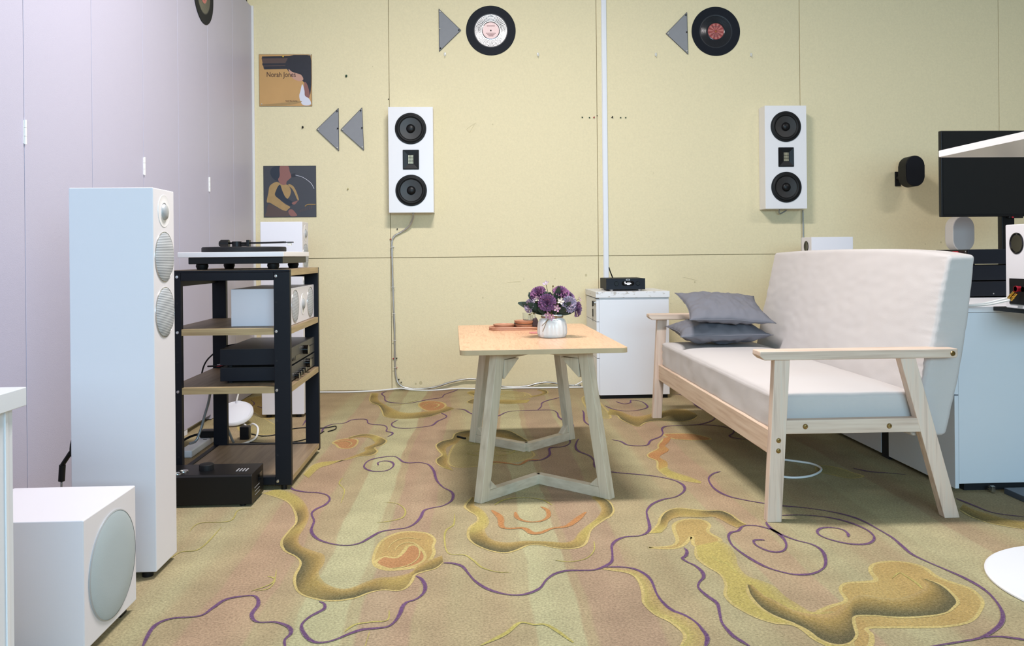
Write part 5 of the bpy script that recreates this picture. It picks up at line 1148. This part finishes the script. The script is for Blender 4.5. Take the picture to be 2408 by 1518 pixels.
G().box(1.6, 1.612, 3.146, 3.204, .0, .598, r=0).build('recess', 'dark', t)  # solid dark strip filling the gap, its shade is painted in
bt = G().cyl((1.714, 2.699, .014), (1.714, 2.685, .014), .007, 8).box(1.708, 1.720, 2.675, 2.686, .004, .024, r=.001).build('leveling_foot', 'steel', t, smooth=30)
t = thing('black_desk', 'thin black desk corner under the white speaker at right edge', 'desk', (2.0, 2.3, 0))
G().box(1.727, 2.5, 2.35, 2.6885, .606, .6195, r=.001).build('desktop', 'blackp', t, smooth=30)
G().box(1.747, 2.45, 2.36, 2.672, .0, .020, r=.0015).build('base_board', 'bluegrey', t, smooth=30)
G().box(2.1, 2.16, 2.4, 2.6, .0205, .6055).build('pedestal', 'black', t)

t = thing('bookshelf_speaker', 'white speaker seen from behind with black port and terminals', 'speaker', (1.83, 2.52, .6205))
G().box(1.720, 1.960, 2.425, 2.612, .6205, .888, r=.003).build('cabinet', 'white', t, smooth=30)
G().lathe([(.034, 0), (.034, .002), (.031, .0035), (.0275, .001), (.0265, .0004), (0, .0002)], (1.720, 2.556, .828), (-1, 0, 0), 40).build('bass_port', 'glossb', t, smooth=30)
tp = G().box(1.7165, 1.720, 2.46, 2.590, .634, .716, r=.0012).build('terminal_plate', 'blackp', t, smooth=30)
for y, m_ in ((2.535, 'redp'), (2.500, 'blackm')):
    G().cyl((1.7165, y, .684), (1.700, y, .684), .0085, 16).cyl((1.706, y, .684), (1.700, y, .684), .0098, 10).build('binding_post', m_, tp, smooth=30)
wc = thing('speaker_cable', 'pair of white wires with gold plugs at the right speaker', 'cable', (1.68, 2.60, .64))
G().tube([(1.615, 2.69, .6245), (1.635, 2.665, .6265), (1.66, 2.62, .636), (1.685, 2.575, .650), (1.692, 2.552, .656)], .0032, 8).tube([(1.615, 2.68, .6245), (1.635, 2.655, .625), (1.66, 2.61, .631), (1.685, 2.565, .644), (1.694, 2.542, .650)], .0032, 8).build('wire', 'whitecord', wc, smooth=True)
for a, b_ in (((1.691, 2.556, .654), (1.700, 2.540, .675)), ((1.693, 2.545, .648), (1.700, 2.528, .670))):
    G().cyl(a, b_, .0042, 12).cyl(Vector(a).lerp(Vector(b_), .35), Vector(a).lerp(Vector(b_), .5), .0055, 12).build('plug', 'gold', wc, smooth=30)

for k, (lb) in enumerate(('bottom one of three stacked black hi-fi boxes on the sideboard', 'middle one of three stacked black hi-fi boxes on the sideboard', 'top one of three stacked black hi-fi boxes, with red terminals')):
    z0 = .6205+k*.0638; t = thing('hifi_unit', lb, 'amplifier', (2.1, 3.4, z0), 'stacked black units on the sideboard')
    G().box(1.950, 2.32, 3.19, 3.42, z0+.005, z0+.0630, r=.0015).build('case', 'ampside', t, smooth=30)
    for x in (1.98, 2.28):
        for y in (3.22, 3.39): G().cyl((x, y, z0), (x, y, z0+.005), .012, 10).build('foot', 'rubber', t)
    if k == 2:
        rp = G().box(1.9485, 1.950, 3.195, 3.415, z0+.008, z0+.060).build('rear_panel', 'blackp', t)
        for y in (3.26, 3.34, 3.375): G().cyl((1.9485, y, z0+.048), (1.928, y, z0+.048), .008, 14).build('terminal', 'redp', rp, smooth=30)
        for z in range(5): G().box(1.948, 1.9495, 3.204, 3.208, z0+.012+z*.01, z0+.017+z*.01).build('marking', 'greyfab', rp)
    if k == 0: G().cyl((2.05, 3.19, z0+.015), (2.05, 3.1885, z0+.015), .003, 10).build('screw', 'steel', t)

def capsule(hw, hh, n=14):
    P = []
    for sg in (1, -1):
        for i in range(n+1):
            a = pi*i/n if sg > 0 else pi+pi*i/n
            P.append((hw*cos(a), (hh-hw)*sg+hw*sin(a)))
    return P
def caps(c, hw, hh, d, name, label, mb, mf, grp):
    t = thing(name, label, 'speaker', (c[0], c[1], c[2]-hh), grp)
    P = [(x+c[0], z+c[2]) for x, z in capsule(hw, hh)]
    G().prism(P, 1, c[1], c[1]+d, r=.004).build('case', mb, t, smooth=30)
    Q = [(x+c[0], z+c[2]) for x, z in capsule(hw-.003, hh-.003)]
    G().prism(Q, 1, c[1]-.0035, c[1]-.0002, r=.0015).build('grille', mf, t, smooth=30)
    return t
t = caps((2.627, 4.82, 1.284), .0575, .092, .09, 'satellite_speaker', 'small black rounded speaker mounted on the yellow wall', 'blackm', 'black', 'small rounded speakers')
G().cyl((2.627, 4.911, 1.26), (2.627, YW, 1.26), .014, 16).box(2.609, 2.645, YW-.008, YW, 1.21, 1.30, r=.002).build('bracket', 'blackm', t, smooth=30)
t = caps((2.574, 4.25, .896), .0575, .094, .075, 'satellite_speaker', 'small grey rounded speaker below the monitor', 'greycase', 'greyfab', 'small rounded speakers')
G().cyl((2.574, 4.29, .63), (2.574, 4.29, .801), .012, 16).lathe([(0, 0), (.06, 0), (.06, .006), (0, .010)], (2.574, 4.29, .6205), n=24).build('stand', 'blackm', t, smooth=30)
t = thing('bookshelf_speaker', 'white speaker with round black port, standing behind the sofa back', 'speaker', (1.9, 4.5, .6205))
G().box(1.816, 2.045, 4.39, 4.53, .6205, .888, r=.002).build('cabinet', 'white', t, smooth=30)
G().lathe([(.030, 0), (.030, .002), (.026, .003), (.024, .0006), (0, .0003)], (1.816, 4.46, .838), (-1, 0, 0), 32).build('bass_port', 'glossb', t, smooth=30)

# second low table that carries the monitor
t = thing('low_table', 'low white table behind the sofa carrying monitor and white speaker', 'table', (2.9, 4.1, 0))
G().box(1.795, 3.5, 3.745, 4.60, .600, .620, r=.0015).build('tabletop', 'whitec', t)
for x in (1.81, 3.46):
    for y in (3.77, 4.55): G().box(x, x+.03, y, y+.03, 0, .5995).build('leg', 'whitec', t)
t = thing('monitor', 'large black monitor on a stand, cut by the right edge', 'monitor', (2.62, 4.0, .6205))
G().box(2.253, 2.975, 3.90, 3.925, .970, 1.386, r=.004).build('housing', 'blackp', t, smooth=30)
G().box(2.262, 2.966, 3.8985, 3.8998, .983, 1.377).build('screen', 'screen', t)
G().box(2.569, 2.633, 3.926, 3.96, .626, 1.15, r=.003).build('stand_pole', 'blackp', t, smooth=30)
G().box(2.42, 2.76, 3.84, 4.08, .6206, .6258, r=.002).build('stand_base', 'blackp', t, smooth=30)
G().box(2.59, 2.66, 3.902, 3.92, .962, .9697, r=.001).build('control_bar', 'blackp', t)
G().cyl((2.607, 3.902, .966), (2.607, 3.899, .966), .004, 10).build('power_light', 'redp', t)

# standing table at the right edge
t = thing('bar_table', 'tall white pedestal table with round base, at the right edge', 'table', (1.545, 1.9, 0))
bx, by = 1.525, 1.90
G().lathe([(0, 0), (.280, 0), (.282, .0015), (.282, .005), (.276, .0085), (.06, .012), (.04, .016), (0, .016)], (bx, by, .0005), n=96).build('base', 'whiteb', t, smooth=30)
G().cyl((bx, by, .0165), (bx, by, 1.062), .028, 24).build('column', 'whiteb', t, smooth=30)
G().prism([(p[0]+bx+.02, p[1]+by) for p in rrect(.225, .405, .012)], 2, 1.072, 1.090, r=.002).build('tabletop', 'whiteb', t, smooth=30)
G().lathe([(0, 0), (.075, 0), (.08, .003), (.08, .0095), (0, .0095)], (bx, by, 1.0622), n=40).build('mounting_plate', 'steel', t, smooth=30)
cable('white_cord', 'whitecord', [(1.05, 2.95, .006), (1.12, 2.90, .006), (1.20, 2.92, .006), (1.27, 3.0, .006), (1.27, 3.08, .006), (1.22, 3.13, .006), (1.15, 3.18, .006)], .0042, 'white cord curling on the carpet under the sofa')
o = G().cyl((-.078, 3.68, .0045), (-.046, 3.645, .0045), .0042, 12).cyl((-.082, 3.685, .0045), (-.076, 3.678, .0045), .0045, 12).build('small_screw', 'rubber', smooth=30, org=(-.06, 3.66, 0)); tag(o, 'small black screw lying on the carpet left of the table', 'screw')
